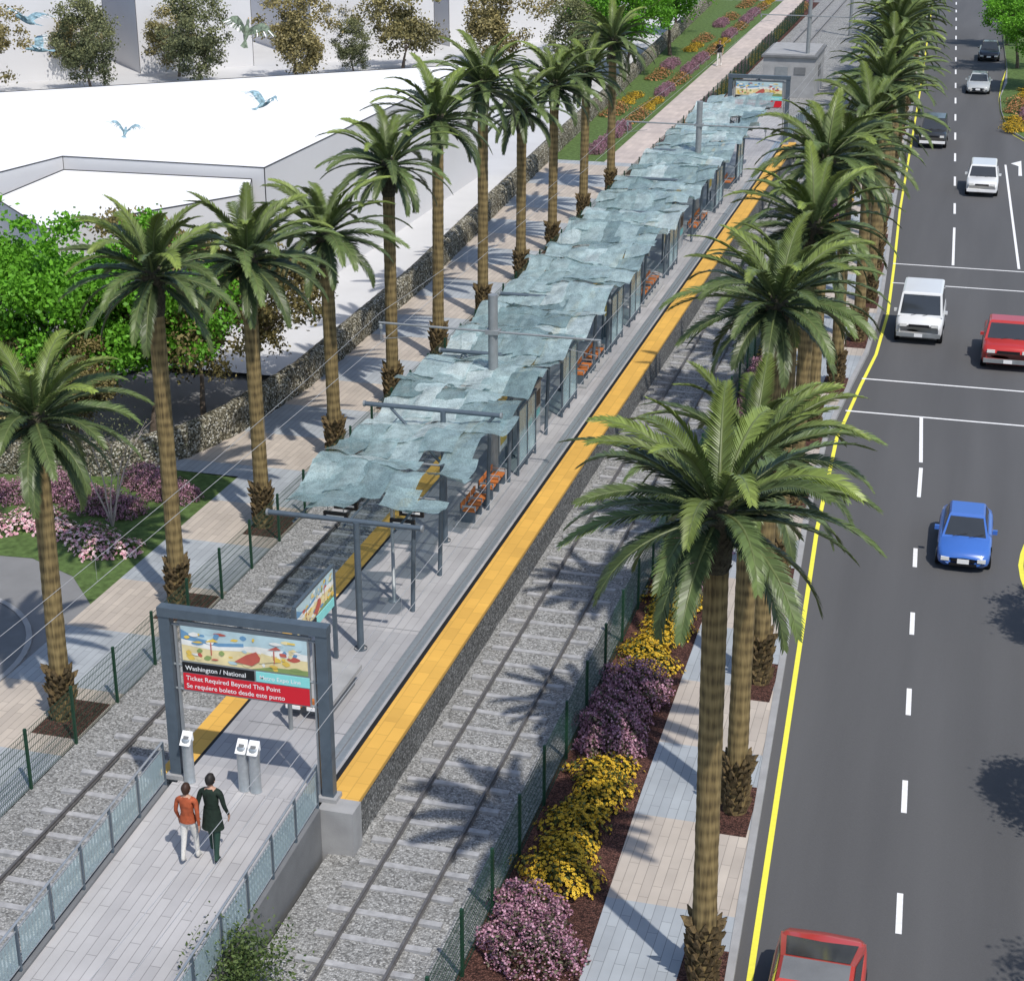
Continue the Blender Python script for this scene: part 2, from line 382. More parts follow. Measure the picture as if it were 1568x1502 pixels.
def railing(x,y0,y1,zf,name):
    mb=MB(); n=max(1,round((y1-y0)/1.15)); h=1.0
    for i in range(n+1):
        y=y0+(y1-y0)*i/n; mb.box((x,y,zf(y)+h/2),(.05,.05,h),M_blue)
    for hh,r in ((h,.026),(.12,.016),(.86,.014)):
        mb.tube((x,y0,zf(y0)+hh),(x,y1,zf(y1)+hh),r,r,6,M_steel)
    m=int((y1-y0)/.115)
    for i in range(m):
        y=y0+(y1-y0)*(i+.5)/m; mb.box((x,y,zf(y)+.5),(.014,.045,.72),M_post)
    for i in range(n):
        a=y0+(y1-y0)*(i+.06)/n; b=y0+(y1-y0)*(i+.94)/n
        mb.add([(x+.012,a,zf(a)+.15),(x+.012,b,zf(b)+.15),(x+.012,b,zf(b)+.84),(x+.012,a,zf(a)+.84)],[(0,1,2,3)],M_clear)
    mb.obj(name)
railing(xl-.06,7,28.0,lambda y:rz_(y)+.05,'ramp_railing'); railing(xr+.06,7,28.0,lambda y:rz_(y)+.05,'ramp_railing')
railing(xl,104.3,118,lambda y:1-(y-104)/15.3,'ramp_railing'); railing(xr,104.3,118,lambda y:1-(y-104)/15.3,'ramp_railing')

# left land surfaces
WALL=[(-60,42),(-34,45.2),(-29.6,45.5),(-25.9,46.3),(-24.5,48.3),(-23.9,50.6),(-23.4,56),(-23.7,70),(-24.6,85),(-25.5,100.8),(-26.4,120),(-28,150),(-30,190)]
def wallx(y):
    t=WALL[3:]
    if y<46.3: return -25.9
    for (xa,a),(xb,b) in zip(t,t[1:]):
        if a<=y<=b: return xa+(xb-xa)*(y-a)/(b-a)
    return -30
mb=MB()
strip(mb,lambda y:-21.95,lambda y:-18.75,.02,M_walkL,yr(0,47))
strip(mb,lambda y:wallx(y)+.1,lambda y:-18.75,.02,M_walkL,yr(47,100,1))
mb.obj('promenade')
mb=MB()
strip(mb,lambda y:-21.9-(y-100)*.008,lambda y:-19.3-(y-100)*.008,.02,M_path,yr(100,260))
mb.obj('path')
mb=MB()
strip(mb,lambda y:wallx(y)+.1,lambda y:-21.9-(y-100)*.008,.01,M_grass,yr(100,190))
mb.poly([(-60,37,.01),(-25,39.6,.01),(-23.3,38.8,.01),(-21.95,37.3,.01),(-21.95,46.9,.01),(-24,47.0,.01),(-26,46.2,.01),(-60,44,.01)],M_grass)
mb.obj('lawn')
mb=MB(); strip(mb,lambda y:-34,lambda y:wallx(y)-.1,-.02,M_fore,yr(57,190))
mb.poly([(-28,96,-.03),(-28,200,-.03),(-110,200,-.03),(-110,70,-.03),(-62,70,-.03)],M_fore); mb.obj('forecourt_pavement')
mb=MB(); strip(mb,lambda y:-19.3-(y-100)*.008,lambda y:-18.75,.01,M_mulch,yr(100,190)); 
for yy in (31.6,37.8,43.6,49.5,55.2,60.6,66.6,72.6,78.4,84.8,91.2,97.5):
    mb.box((-19.4,yy,.0),(1.15,1.7,.05),M_mulch)
for i in range(28):
    yy=25.9+5.9*i; xx=curbx(yy)-.17-.42
    mb.box((xx,yy,.0),(.84,2.0,.05),M_mulch)
mb.obj('tree_pit_soil')
def arc(cx,cy,r,a0,a1,n): return [(cx+r*math.cos(rad(a0+(a1-a0)*i/n)),cy+r*math.sin(rad(a0+(a1-a0)*i/n))) for i in range(n+1)]
mb=MB(); 
mb.poly([(-60,20,-.0),(-21.95,20,-.0),(-21.95,37.3,-.0),(-22.6,38.4,0),(-23.6,39.4,-.0),(-25,40.0,-.0),(-60,40,-.0)],M_apron)
c=arc(-26,33.2,3.9,0,360,48)[:-1]
mb.prism(c,-.02,.03,M_concd,M_conc); mb.obj('driveway')
mb=MB(); c1=arc(-26,33.2,4.05,0,360,48)[:-1]; c2=arc(-26,33.2,3.9,0,360,48)[:-1]
n=48; mb.add([(x,y,.05) for x,y in c1]+[(x,y,.05) for x,y in c2],[(i,(i+1)%n,n+(i+1)%n,n+i) for i in range(n)],M_conc)
mb.add([(x,y,.05) for x,y in c1]+[(x,y,-.02) for x,y in c1],[(i,(i+1)%n,n+(i+1)%n,n+i) for i in range(n)],M_conc); mb.obj('kerb')
# rubble wall
mb=MB(); P=[];F=[]; path=[]
for (xa,a),(xb,b) in zip(WALL,WALL[1:]):
    L=math.hypot(xb-xa,b-a); n=max(1,int(L/.3))
    for i in range(n): path.append((xa+(xb-xa)*i/n,a+(b-a)*i/n))
for i,(x,y) in enumerate(path):
    x2,y2=path[min(i+1,len(path)-1)]; x1,y1=path[max(i-1,0)]
    d=Vector((x2-x1,y2-y1)).normalized(); nx_,ny_=d.y,-d.x
    for k,(o,z) in enumerate(((.34,-.1),(.33,.35),(.30,.75),(.2,.98),(0,1.05),(-.2,.98),(-.3,.7),(-.34,-.1))):
        q=.09*noise.noise((x*3+o*4,y*3,z*4)); P.append((x+nx_*(o+q),y+ny_*(o+q),z+q*1.2*(z>0)))
for i in range(len(path)-1):
    for k in range(7): F.append((8*i+k,8*i+8+k,8*i+9+k,8*i+k+1))
mb.add(P,F,M_rubble); mb.obj('rubble_stone_wall')

# ------------------------------------------------------------------ fences
def fence(xf,y0,y1,name):
    mb=MB(); h=1.45; n=int((y1-y0)/2.0)
    for i in range(n+1):
        y=y0+2*i; mb.box((xf(y),y,h/2),(.06,.06,h+.06),M_green)
    for i in range(n):
        y=y0+2*i; x=(xf(y)+xf(y+2))/2
        zs=[.08+.17*k for k in range(8)]+[1.4]
        for z in zs:
            mb.box((x,y+1,z),(.008,2.0,.010),M_green)
        st=.07 if y<50 else .14
        w=.006 if y<50 else .010
        k=st
        while k<2: mb.box((x,y+k,.72),(w,w,1.38),M_green); k+=st
    mb.obj(name)
fence(lambda y:-18.72,16.6,110,'wire_fence'); fence(fencex,14.9,112,'wire_fence')
fence(lambda y:-18.72-(y-110)*.006,110.5,180,'wire_fence'); 

# ------------------------------------------------------------------ palms
def palm_crown(seed):
    r=random.Random(seed); mb=MB(); nf=40
    V=[];C=[]
    for i in range(nf):
        t=i/(nf-1); az=i*2.39996+r.uniform(-.25,.25)
        el=rad(72-98*t**.9+r.uniform(-7,7)); L=r.uniform(2.35,2.8)*(.84+.18*math.sin(pi*min(1,t*1.1+.1)))
        droop=rad(r.uniform(52,82)) if t<.7 else rad(r.uniform(50,72))
        ns=16; p=Vector((.12*math.cos(az),.12*math.sin(az),.1-.35*t)); pts=[];tang=[]
        hd=Vector((math.cos(az),math.sin(az),0)); tw=r.uniform(-.35,.35); sw=r.uniform(-.25,.25)
        for k in range(ns+1):
            s_=k/ns; e=el-droop*s_**1.7
            h2=Matrix.Rotation(sw*s_*s_,3,'Z')@hd
            d=h2*math.cos(e)+Vector((0,0,math.sin(e))); pts.append(p.copy()); tang.append(d); p=p+d*(L/ns)
        side=Vector((-hd.y,hd.x,0)); side.rotate(Matrix.Rotation(tw,3,hd))
        base=r.uniform(0,1)
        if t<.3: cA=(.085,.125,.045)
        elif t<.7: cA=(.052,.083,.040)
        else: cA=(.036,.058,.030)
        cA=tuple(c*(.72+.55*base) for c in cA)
        for k in range(0,ns,2):
            w0=.038*(1-k/ns)+.006
            mb.tube(pts[k],pts[k+2],w0,max(.005,w0-.004),4,M_palmleaf,(.12,.15,.055),False)
        nl=46
        for j in range(nl):
            s_=.07+.925*j/(nl-1); kf=s_*ns; k=min(int(kf),ns-1); fr=kf-k
            q=pts[k].lerp(pts[k+1],fr); d=tang[k].lerp(tang[k+1],fr).normalized(); up=side.cross(d).normalized()
            if up.z<0: up=-up
            ll=.40*(math.sin(pi*min(1,(s_*.80+.16)))**.6)*r.uniform(.85,1.1)
            for sg in (-1,1):
                dr=(d*(.8+.55*s_)+side*sg*.92+up*r.uniform(.12,.36)).normalized()
                dr2=(dr+d*.15-Vector((0,0,.30))).normalized()
                wv=(d*.9-dr*.3).normalized(); w=.042
                a=q-wv*w*.5; b=q+wv*w*.5; m1=q+dr*ll*.55; m2=m1+dr2*ll*.45
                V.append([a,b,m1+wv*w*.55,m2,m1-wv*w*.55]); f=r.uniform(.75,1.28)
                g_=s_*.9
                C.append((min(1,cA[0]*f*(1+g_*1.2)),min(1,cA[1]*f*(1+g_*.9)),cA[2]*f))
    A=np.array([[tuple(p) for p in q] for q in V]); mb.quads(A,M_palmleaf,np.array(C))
    mb.lathe([(.20,-.55),(.30,-.3),(.30,-.05),(.2,.15),(.05,.3)],12,M_boottop)
    return mb.mesh('palm_crown')
CROWNS=[palm_crown(s) for s in (1,2,3,4,5)]
def palm_trunk(h,seed):
    r=random.Random(seed); mb=MB(); prof=[]; z=-.05
    while z<h-1.0:
        k=z/.27; rr=.21+.05*math.exp(-max(0,z)/1.0)+.003*math.sin(2*pi*k)+.008*noise.noise((seed,z*2.3,0))
        prof.append((rr,z)); z+=.0675
    mb.lathe(prof,20,M_trunk)
    zt=prof[-1][1]
    mb.lathe([(.21,zt-.02),(.25,zt+.15),(.26,h-.5),(.30,h-.25),(.2,h)],18,M_boottop)
    def boots(z0,z1,rb,n,ln,m,out):
        for i in range(n):
            t=i/n; z=z0+(z1-z0)*t; az=i*2.39996+r.uniform(-.15,.15)
            h_=Vector((math.cos(az),math.sin(az),0)); s_=Vector((-h_.y,h_.x,0))
            p=h_*(rb-.03)+Vector((0,0,z)); w=r.uniform(.06,.10); l=ln*r.uniform(.7,1.3); o=out*r.uniform(.5,1.4)*(.7+.6*t)
            tip=p+h_*(o)+Vector((0,0,l)); md=p+h_*(o*.7)+Vector((0,0,l*.45))
            mb.add([p-s_*w,p+s_*w,md+s_*w*.7,tip+s_*.012,tip-s_*.012,md-s_*w*.7,p+h_*.02+Vector((0,0,l*.8))],
                   [(0,1,2,5),(5,2,3,4),(1,6,3,2),(0,5,4,6)],m)
    boots(-.05,1.25,.25,105,.25,M_boot,.14)
    boots(h-1.05,h-.2,.23,90,.15,M_boottop,.07)
    return mb.mesh('palm_trunk')
def palm(x,y,h,i):
    e=empty('palm_tree',(x,y,0)); 
    e.rotation_euler=(rad(random.uniform(-.8,.8)),rad(random.uniform(-.8,.8)),random.uniform(0,6.28))
    place('trunk',palm_trunk(h,i),parent=e); place('crown',CROWNS[i%5],(0,0,h+.05),random.uniform(0,6.28),e,random.uniform(.95,1.07))
LH=[7.4,9.1,8.1,7.4,8.5,9.15,9.5,7.6,7.8,7.4,8.2]
LY=[31.6,37.8,43.5,49.5,55.2,60.5,66.6,72.6,78.3,84.7,91.3]
for i,(y_,h_) in enumerate(zip(LY,LH)): palm(-19.6,y_,h_,i)
RH=[9.3,8.0,9.5,8.2,8.6,9.4,8.3,8.7,9.3,8.5,9.0,9.4]
for i in range(27):
    yy=25.9+5.9*i; palm(curbx(yy)-.55,yy,RH[i%12],i+1)

# ------------------------------------------------------------------ broadleaf trees
def tree_mesh(h,cr,leafn,leafs,c0,c1,seed,bark,th=.38,nclump=60,low=0,lm=None):
    lm=lm or M_leaf
    r=random.Random(seed); mb=MB(); tips=[]
    def branch(p,d,l,rd,lev):
        q=p
        for k in range(3):
            d=(d+Vector((r.uniform(-.22,.22),r.uniform(-.22,.22),r.uniform(-.05,.15)))).normalized()
            q2=q+d*l/3; r2=rd*(1-.22*(k+1)); mb.tube(q,q2,rd*(1-.22*k),r2,6,bark,cap=False); q=q2
        if lev==0: tips.append(q); return
        for i in range(3):
            a=r.uniform(0,6.28); u=d.orthogonal().normalized(); u.rotate(Matrix.Rotation(a+i*2.1,3,d))
            branch(q,(d*.75+u*.75+Vector((0,0,.2))).normalized(),l*.68,rd*.42,lev-1)
    branch(Vector((0,0,-.1)),Vector((r.uniform(-.1,.1),r.uniform(-.1,.1),1)).normalized(),h*th,h*.022,3)
    cz=h*(.64-low); rzv=h*(.37+low*.6)
    cen=[]
    for i in range(nclump):
        while True:
            v=Vector((r.uniform(-1,1),r.uniform(-1,1),r.uniform(-1,1)))
            if .25<v.length<1: break
        q=1+.35*noise.noise(v*1.7+Vector((seed,0,0)))
        cen.append(Vector((v.x*cr*q,v.y*cr*q,cz+v.z*rzv*q)))
    for t in tips:
        if r.random()<.9: cen.append(t)
    per=int(leafn/len(cen)); Cs=[];K=[]
    for c in cen:
        sg=r.uniform(.13,.25)*cr*.6; n=int(per*r.uniform(.5,1.5))
        X=rng.normal(size=(n,3))*[sg,sg,sg*.7]+np.array(c); Cs.append(X)
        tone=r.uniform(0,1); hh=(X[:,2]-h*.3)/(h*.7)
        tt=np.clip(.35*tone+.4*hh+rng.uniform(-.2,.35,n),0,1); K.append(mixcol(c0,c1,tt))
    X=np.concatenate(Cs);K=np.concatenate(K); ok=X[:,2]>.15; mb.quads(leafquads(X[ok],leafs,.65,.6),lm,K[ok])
    return mb.mesh('tree')
T_bright=tree_mesh(7.2,2.7,17000,.18,(.06,.17,.014),(.20,.50,.035),11,M_bark,lm=M_leafn)
T_olive=tree_mesh(6.6,2.4,14000,.165,(.06,.055,.018),(.34,.28,.11),12,M_bark,nclump=55,lm=M_leafn)
T_olive2=tree_mesh(7.4,3.1,11000,.22,(.09,.08,.03),(.48,.40,.17),13,M_bark,th=.22,nclump=46,low=.10)
T_olive3=tree_mesh(7.0,2.9,10000,.22,(.08,.075,.03),(.44,.38,.16),18,M_bark,th=.2,nclump=40,low=.12)
T_dark=tree_mesh(7.2,2.6,12000,.2,(.05,.065,.03),(.24,.25,.11),14,M_bark,th=.2,nclump=90,low=.12)
def tree(me,x,y,s=1,name='broadleaf_tree'): place(name,me,(x,y,0),random.uniform(0,6.28),None,s)
tree(T_bright,-28.4,48.2,.97); tree(T_bright,-26.4,50.0,.95); tree(T_bright,-31.5,49.0,1.0); tree(T_bright,-34.5,48,.95)
tree(T_olive,-25.1,51.3,.95,'olive_tree'); tree(T_olive,-24.9,55.2,.88,'olive_tree'); tree(T_olive,-27.8,53.5,1.0,'olive_tree'); tree(T_olive2,-30.5,46.9,.55,'olive_tree'); tree(T_olive,-28.0,47.4,.6,'olive_tree')
for (me,x,y,s) in ((T_olive2,-70,112,1.0),(T_dark,-64,116,.95),(T_dark,-57.5,120.5,1.0),(T_olive2,-51.5,125,1.0),(T_olive3,-45.5,132.5,1.1),(T_olive2,-39.2,137,1.05),(T_olive3,-54,138,.9),(T_olive3,-68,122,.9),(T_olive2,-34,146,.95),(T_dark,-75,108,1.0),(T_olive3,-61,124.5,.85),(T_dark,-48.5,129.5,.6)):
    tree(me,x,y,s)
tree(T_bright,-27.6,133,1.15); tree(T_bright,-26.5,146,1.2); tree(T_dark,-30.2,128,.9); tree(T_bright,-28.5,160,1.1); tree(T_bright,-31,139,1.1)
tree(T_bright,1.5,146,1.0); tree(T_bright,.6,160,.9); tree(T_bright,3.2,135,1.0)
for (x,y,s) in ((4.9,32.5,.72),(4.7,25.0,.75),(5.2,41.8,.72)): tree(T_olive,x,y,s)
def myrtle():
    r=random.Random(3); mb=MB()
    for i in range(5):
        a=i*1.3; p=Vector((0,0,0)); d=Vector((math.cos(a)*.28,math.sin(a)*.28,1)).normalized()
        for k in range(7):
            q=p+d*.42; mb.tube(p,q,.035*(1-k*.11),.035*(1-(k+1)*.11),5,M_barkpale,cap=False)
            if k>2:
                for j in range(2):
                    e=(d+Vector((r.uniform(-.8,.8),r.uniform(-.8,.8),.2))).normalized(); mb.tube(q,q+e*.5,.012,.004,4,M_barkpale,cap=False)
            p=q; d=(d+Vector((r.uniform(-.15,.15),r.uniform(-.15,.15),0))).normalized()
    X=rng.normal(size=(900,3))*[.75,.75,.45]+[0,0,2.6]; K=mixcol((.04,.06,.02),(.2,.2,.1),rng.uniform(0,1,900))
    mb.quads(leafquads(X,.08,.5),M_leaf,K); return mb.mesh('m')
place('crape_myrtle_tree',myrtle(),(-23.9,42.3,0))

# ------------------------------------------------------------------ flower beds
def mounds(mb,L,W,h,nm,nl,cl0,cl1,nfl,cf0,cf1,fs,r,shape='q'):
    cs=[((r.uniform(-.5,.5))*W*.3,(-.5+(i+.5)/nm)*L+r.uniform(-.12,.12),r.uniform(.8,1.15)) for i in range(nm)]
    rx=W*.5; ry=max(L/nm*.85,.45)
    def samp(n,shell0):
        idx=rng.integers(0,nm,n); a=np.array(cs)[idx]
        v=rng.normal(size=(n,3)); v/=np.linalg.norm(v,axis=1)[:,None]; v[:,2]=np.abs(v[:,2])
        rr=rng.uniform(shell0,1.0,n)[:,None]*(1+.17*np.sin(v[:,:1]*9+v[:,1:2]*7+a[:,1:2]*5))
        v=v*rr
        X=np.stack([a[:,0]+v[:,0]*rx*a[:,2],a[:,1]+v[:,1]*ry*a[:,2],v[:,2]*h*a[:,2]+.03],axis=1)
        return X,v
    X,v=samp(nl,.45); mb.quads(leafquads(X,.09,.5,.5),M_leaf,mixcol(cl0,cl1,rng.uniform(0,1,nl)))
    X,v=samp(nfl,.84)
    if shape=='q':
        mb.quads(leafquads(X,fs,.8,.3),M_flower,mixcol(cf0,cf1,rng.uniform(0,1,nfl)**1.1))
    else:
        nn=v+rng.normal(size=(nfl,3))*.25; nn[:,2]+=.6; nn/=np.linalg.norm(nn,axis=1)[:,None]
        u=np.cross(nn,[0.3,1,.1]); u/=np.linalg.norm(u,axis=1)[:,None]; w=np.cross(nn,u)
        s=(fs*rng.uniform(.7,1.25,nfl))[:,None]; ring=[]
        for k in range(10):
            t=2*pi*k/10; q=1 if k%2==0 else .62
            ring.append(X+(u*math.cos(t)+w*math.sin(t))*s*q)
        mb.quads(np.stack(ring,axis=1),M_flower,mixcol(cf0,cf1,rng.uniform(0,1,nfl)))
        c=X+nn*.006; ring=[c+(u*math.cos(t)+w*math.sin(t))*s*.25 for t in (0,pi/2,pi,3*pi/2)]
        mb.quads(np.stack(ring,axis=1),M_flower,np.tile([.12,.06,.01],(nfl,1)))
rr=random.Random(5)
def bedmesh(kind,L=4.9,W=1.5,h=.42,dens=1.0):
    mb=MB()
    if kind=='y':
        mounds(mb,L,W*.92,h*.8,int(L*3),int(4800*dens),(.03,.05,.012),(.11,.12,.03),int(3400*dens),(.46,.27,.015),(.76,.51,.04),.040,rr,'f')
    if kind=='p': mounds(mb,L,W*1.05,h*1.45,max(1,round(L/.75)),int(5000*dens),(.06,.04,.035),(.14,.14,.08),int(9500*dens),(.20,.075,.12),(.60,.35,.44),.055,rr)
    if kind=='w': mounds(mb,L,W,h,int(L*1.6),int(3500*dens),(.05,.09,.02),(.16,.24,.06),int(1700*dens),(.65,.27,.36),(.9,.7,.7),.055,rr,'f')
    if kind=='r': mounds(mb,L,W,h,int(L*1.6),int(4500*dens),(.05,.08,.02),(.15,.2,.06),int(900*dens),(.4,.10,.06),(.65,.36,.14),.055,rr,'f')
    return mb.mesh('bed')
BY=bedmesh('y'); BP=bedmesh('p',3.9); BY2=bedmesh('y',3.4,1.5,.42,.7); BPs=bedmesh('p',2.1,1.6,.50,.62); BW=bedmesh('w',5,1.6,.45); BR=bedmesh('r',5,1.8,.5)
nm={'y':'yellow_flower_bed','p':'pink_flowering_shrub','w':'white_pink_flower_bed','r':'red_flower_bed'}
def bed(me,k,x,y,rz=0,s=1): place(nm[k],me,(x,y,0),rz,None,s)
bed(BPs,'p',-6.95,26.4,0,(1.1,1.05,1.05)); bed(BY,'y',-6.9,30.3,0,(1.03,1.04,1)); bed(BP,'p',-6.85,35.0,0,(1.1,.98,1.1)); bed(BY,'y',-6.9,39.7,pi,(1.03,1,1)); bed(BP,'p',-6.95,44.4,pi,(1.05,1.08,1.05))
bed(BY2,'y',-6.95,48.6); bed(BP,'p',-7.0,52.4); bed(BP,'p',-7.1,56.6,pi); bed(BP,'p',-7.1,60.6,0); bed(BY,'y',-7.15,65.3,0)
yy=70; k=0
while yy<175:
    x=(fencex(yy)+mulx(yy))/2
    bed((BP,BY)[k%2],'py'[k%2],x,yy,pi*(k%3==0),(.8,1,1)); yy+=5; k+=1
bed(BW,'w',-6.9,23.6,0,(.6,.35,.8))
bed(BW,'w',-24.6,41.3,rad(68)); bed(BW,'w',-28.5,41.2,rad(95),(1,1,.9)); bed(BP,'p',-25.5,43.9,rad(70),(1,1.0,1)); bed(BP,'p',-23.7,45.3,rad(60),(.9,.7,.9)); bed(BP,'p',-28.5,43.7,rad(95),(1,1,.9))
yy=104; k=0
while yy<188:
    x=-22.9-(yy-100)*.012
    kk='pprypr'[k%6]; me={'p':BP,'r':BR,'y':BY,'w':BW}[kk]
    bed(me,kk,x,yy,0,(.7,.95,.9)); 
    kk='rpryr'[k%5]; me={'p':BP,'r':BR,'y':BY,'w':BW}[kk]
    if yy>114 and k%3!=1: bed(me,kk,x-1.9,yy+2,0,(.8,.9,.9))
    bed((BP,BY,BR)[k%3],'pyr'[k%3],-19.1-(yy-100)*.008,yy+1,0,(.55,1.1,1)); 
    yy+=5.6; k+=1
for (x,y,k) in ((1.4,119,'y'),(1.6,126,'r'),(2.6,122,'p'),(2.3,132,'y')): bed({'y':BY,'r':BR,'p':BP}[k],k,x,y)
mb=MB(); X=rng.normal(size=(3200,3))*[.38,.38,.3]+[0,0,.75]
mb.quads(leafquads(X,.085,.5),M_leafn,mixcol((.03,.06,.015),(.16,.22,.07),rng.uniform(0,1,3200)))
for i in range(9):
    a=i*.7; mb.tube((0,0,0),(math.cos(a)*.3,math.sin(a)*.3,.9),.015,.006,5,M_bark)
mb.obj('green_shrub',(-11.45,23.35,0))

# ------------------------------------------------------------------ buildings
def building(xy,h,name,z0=-.1):
    mb=MB(); mb.prism(xy,z0,h,M_bwhite,M_bgrey)
    n=len(xy)
    for i in range(n):
        a=Vector(xy[i]+(h+.02,)); b=Vector(xy[(i+1)%n]+(h+.02,)); mb.tube(a,b,.025,.025,4,M_line)
        mb.tube(Vector(xy[i]+(-.05,)),a,.022,.022,4,M_line)
    mb.obj(name)
building([(-36.4,57.9),(-32,53.8),(-27.4,61.2),(-28.4,63.8),(-36.6,63.5)],5.8,'white_building')
building([(-28,64.2),(-27.9,94.5),(-60,69.5),(-60,44),(-40,50),(-37,64.2)],6.2,'white_building')
def PS(s,n): return (-70+s*.74-n*.67,113+s*.67+n*.74)
def bb(s0,s1,n0,n1,h): building([PS(s0,n0),PS(s1,n0),PS(s1,n1),PS(s0,n1)],h,'white_building')
bb(-40,9.5,5,22,7.0); bb(12.2,21.5,5.5,19,6.3); bb(26.5,37.5,5.5,22,6.8); bb(15,30,26,40,7.5); bb(40.5,52,9,24,6.0); bb(-30,12,30,50,9); bb(34,60,32,50,8)

# ------------------------------------------------------------------ gate
ART=[mat('art_sky',(.45,.60,.64),.5),mat('art_cream',(.78,.66,.36),.5),mat('art_red',(.50,.11,.08),.5),mat('art_yellow',(.75,.52,.10),.5),mat('art_green',(.25,.34,.12),.5),mat('art_blue',(.14,.30,.48),.5),mat('art_white',(.8,.8,.75),.5)]
M_sred=mat('sign_red',(.62,.015,.03),.5,0,.02); M_scyan=mat('sign_cyan',(.25,.68,.66),.5,0,.02); M_sblk=mat('sign_black',(.01,.01,.012),.4,0,.02); M_swhite=mat('sign_text_white',(.85,.85,.85),.5,0,.01)
def art(mb,x0,x1,z0,z1,y,seed=1):
    r=random.Random(seed); W=x1-x0;H=z1-z0
    def P(pts,m,l): mb.poly([(x0+a*W,y-.0012*l,z0+b*H) for a,b in pts],m)
    P([(0,0),(1,0),(1,1),(0,1)],ART[1],0)
    P([(0,.62),(.3,.55),(.6,.66),(1,.6),(1,1),(0,1)],ART[0],1)
    P([(0,.46),(.25,.40),(.5,.48),(1,.42),(1,.6),(.6,.66),(.3,.55),(0,.62)],ART[6],2)
    P([(.0,.62),(.0,.9),(.12,.7),(.3,.62),(.5,.7),(.5,.6),(.3,.52)],ART[5],2.2)
    P([(.55,.0),(.7,.12),(1,.15),(1,0)],ART[4],2.5)
    def blob(cx,cz,rx,rz,m,l,ph=0): P([(min(1,max(0,cx+rx*math.cos(t)*(1+.3*math.sin(2*t+ph)))),min(1,max(0,cz+rz*math.sin(t)))) for t in [2*pi*i/14 for i in range(14)]],m,l)
    k=3
    for i in range(60):
        blob(r.uniform(.04,.96),r.uniform(.08,.9),r.uniform(.006,.045),r.uniform(.02,.08),ART[r.choice([1,2,3,3,4,6,1,5,0,3])],k+i*.2,r.uniform(0,6))
    for cx in (.24,.74):
        P([(cx-.05,.62),(cx+.06,.66),(cx+.02,.74)],ART[r.choice([2,3])],16); P([(cx-.004,.25),(cx+.004,.25),(cx+.004,.62),(cx-.004,.62)],ART[2],15.5)
    P([(.42,.16),(.56,.10),(.64,.30),(.60,.52),(.52,.40)],ART[2],15.2); P([(.62,.2),(.74,.3),(.72,.45),(.64,.5)],ART[1],15.6)
def text(s,loc,size,parent,m,rot=(pi/2,0,0),name='lettering'):
    c=D.curves.new(name,'FONT'); c.body=s; c.size=size; c.materials.append(m); c.offset=.001
    o=D.objects.new(name,c); o.location=loc; o.rotation_euler=rot; COL.objects.link(o); o.parent=parent; return o
def gate(y,zf):
    e=empty('platform_entrance_gate',(0,y,zf)); mb=MB(); xa,xb=-15.08,-11.7; h=3.75
    for x in (xa,xb):
        mb.box((x,0,h/2),(.24,.2,h),M_blue); mb.box((x,0,.05),(.4,.36,.1),M_conc)
        mb.box((x+(.2 if x==xa else -.2),0,h/2-.1),(.05,.06,h-.2),M_post)
    mb.box(((xa+xb)/2,0,h+.09),(xb-xa+.26,.24,.2),M_blue)
    mb.box(((xa+xb)/2,0,h-.13),(xb-xa-.5,.05,.05),M_post)
    sx0,sx1=-14.78,-12.0
    mb.box(((sx0+sx1)/2,0,2.85),(sx1-sx0,.06,1.5),M_post)
    for z in (3.55,2.65,2.1): mb.tube((xa,0,z),(xb,0,z),.03,.03,6,M_post)
    art(mb,sx0+.03,sx1-.03,2.78,3.56,-.035)
    mb.box((sx0+.80,-.036,2.63),(1.57,.02,.22),M_sblk); mb.box((sx0+2.2,-.036,2.63),(1.15,.02,.22),M_scyan)
    mb.box(((sx0+sx1)/2,-.036,2.305),(2.74,.02,.37),M_sred)
    mb.obj('frame',parent=e)
    text('Washington / National',(sx0+.08,-.05,2.575),.145,e,M_swhite); text('Metro Expo Line',(sx0+1.7,-.05,2.58),.13,e,M_swhite)
    text('Ticket Required Beyond This Point',(sx0+.08,-.05,2.345),.145,e,M_swhite); text('Se requiere boleto desde este punto',(sx0+.08,-.05,2.17),.145,e,M_swhite)
gate(28.45,1.0); gate(103.2,1.0)
e=empty('information_sign',(-13.8,33.15,1.0),pi/2)
mb=MB()
for x in (-1.2,1.2): mb.box((x,0,1.2),(.09,.09,2.4),M_blue)
mb.box((0,0,1.9),(2.3,.05,1.0),M_post); mb.box((0,0,2.42),(2.4,.08,.05),M_blue)
art(mb,-1.12,1.12,1.68,2.38,-.03,seed=4); mb.box((-.55,-.032,1.53),(1.1,.02,.22),M_sblk); mb.box((.56,-.032,1.53),(1.1,.02,.22),M_scyan)
mb.box((0,.03,1.9),(2.24,.01,.94),M_swhite)
mb.obj('panel',parent=e)
def validator(x,y):
    mb=MB(); mb.lathe([(.13,0),(.13,.02),(.12,.03),(.12,.85),(.13,.9),(.12,1.0),(.09,1.04)],16,M_steel,sq=(1,.8))
    mb.lathe([(.02,1.035),(.12,.99)],16,M_steel,sq=(1,.8))
    mb.add([(-.11,-.13,.92),(.11,-.13,.92),(.11,.08,1.16),(-.11,.08,1.16),(-.11,.1,.95),(.11,.1,.95)],[(0,1,2,3),(2,5,4,3),(0,3,4),(1,5,2),(0,4,5,1)],M_bwhite)
    mb.poly([(-.06,-.095,.975),(.06,-.095,.975),(.06,.0,1.082),(-.06,.0,1.082)],M_concd)
    mb.obj('ticket_validator',(x,y,1.0))
validator(-14.75,28.3); validator(-13.52,28.3); validator(-13.26,28.3)

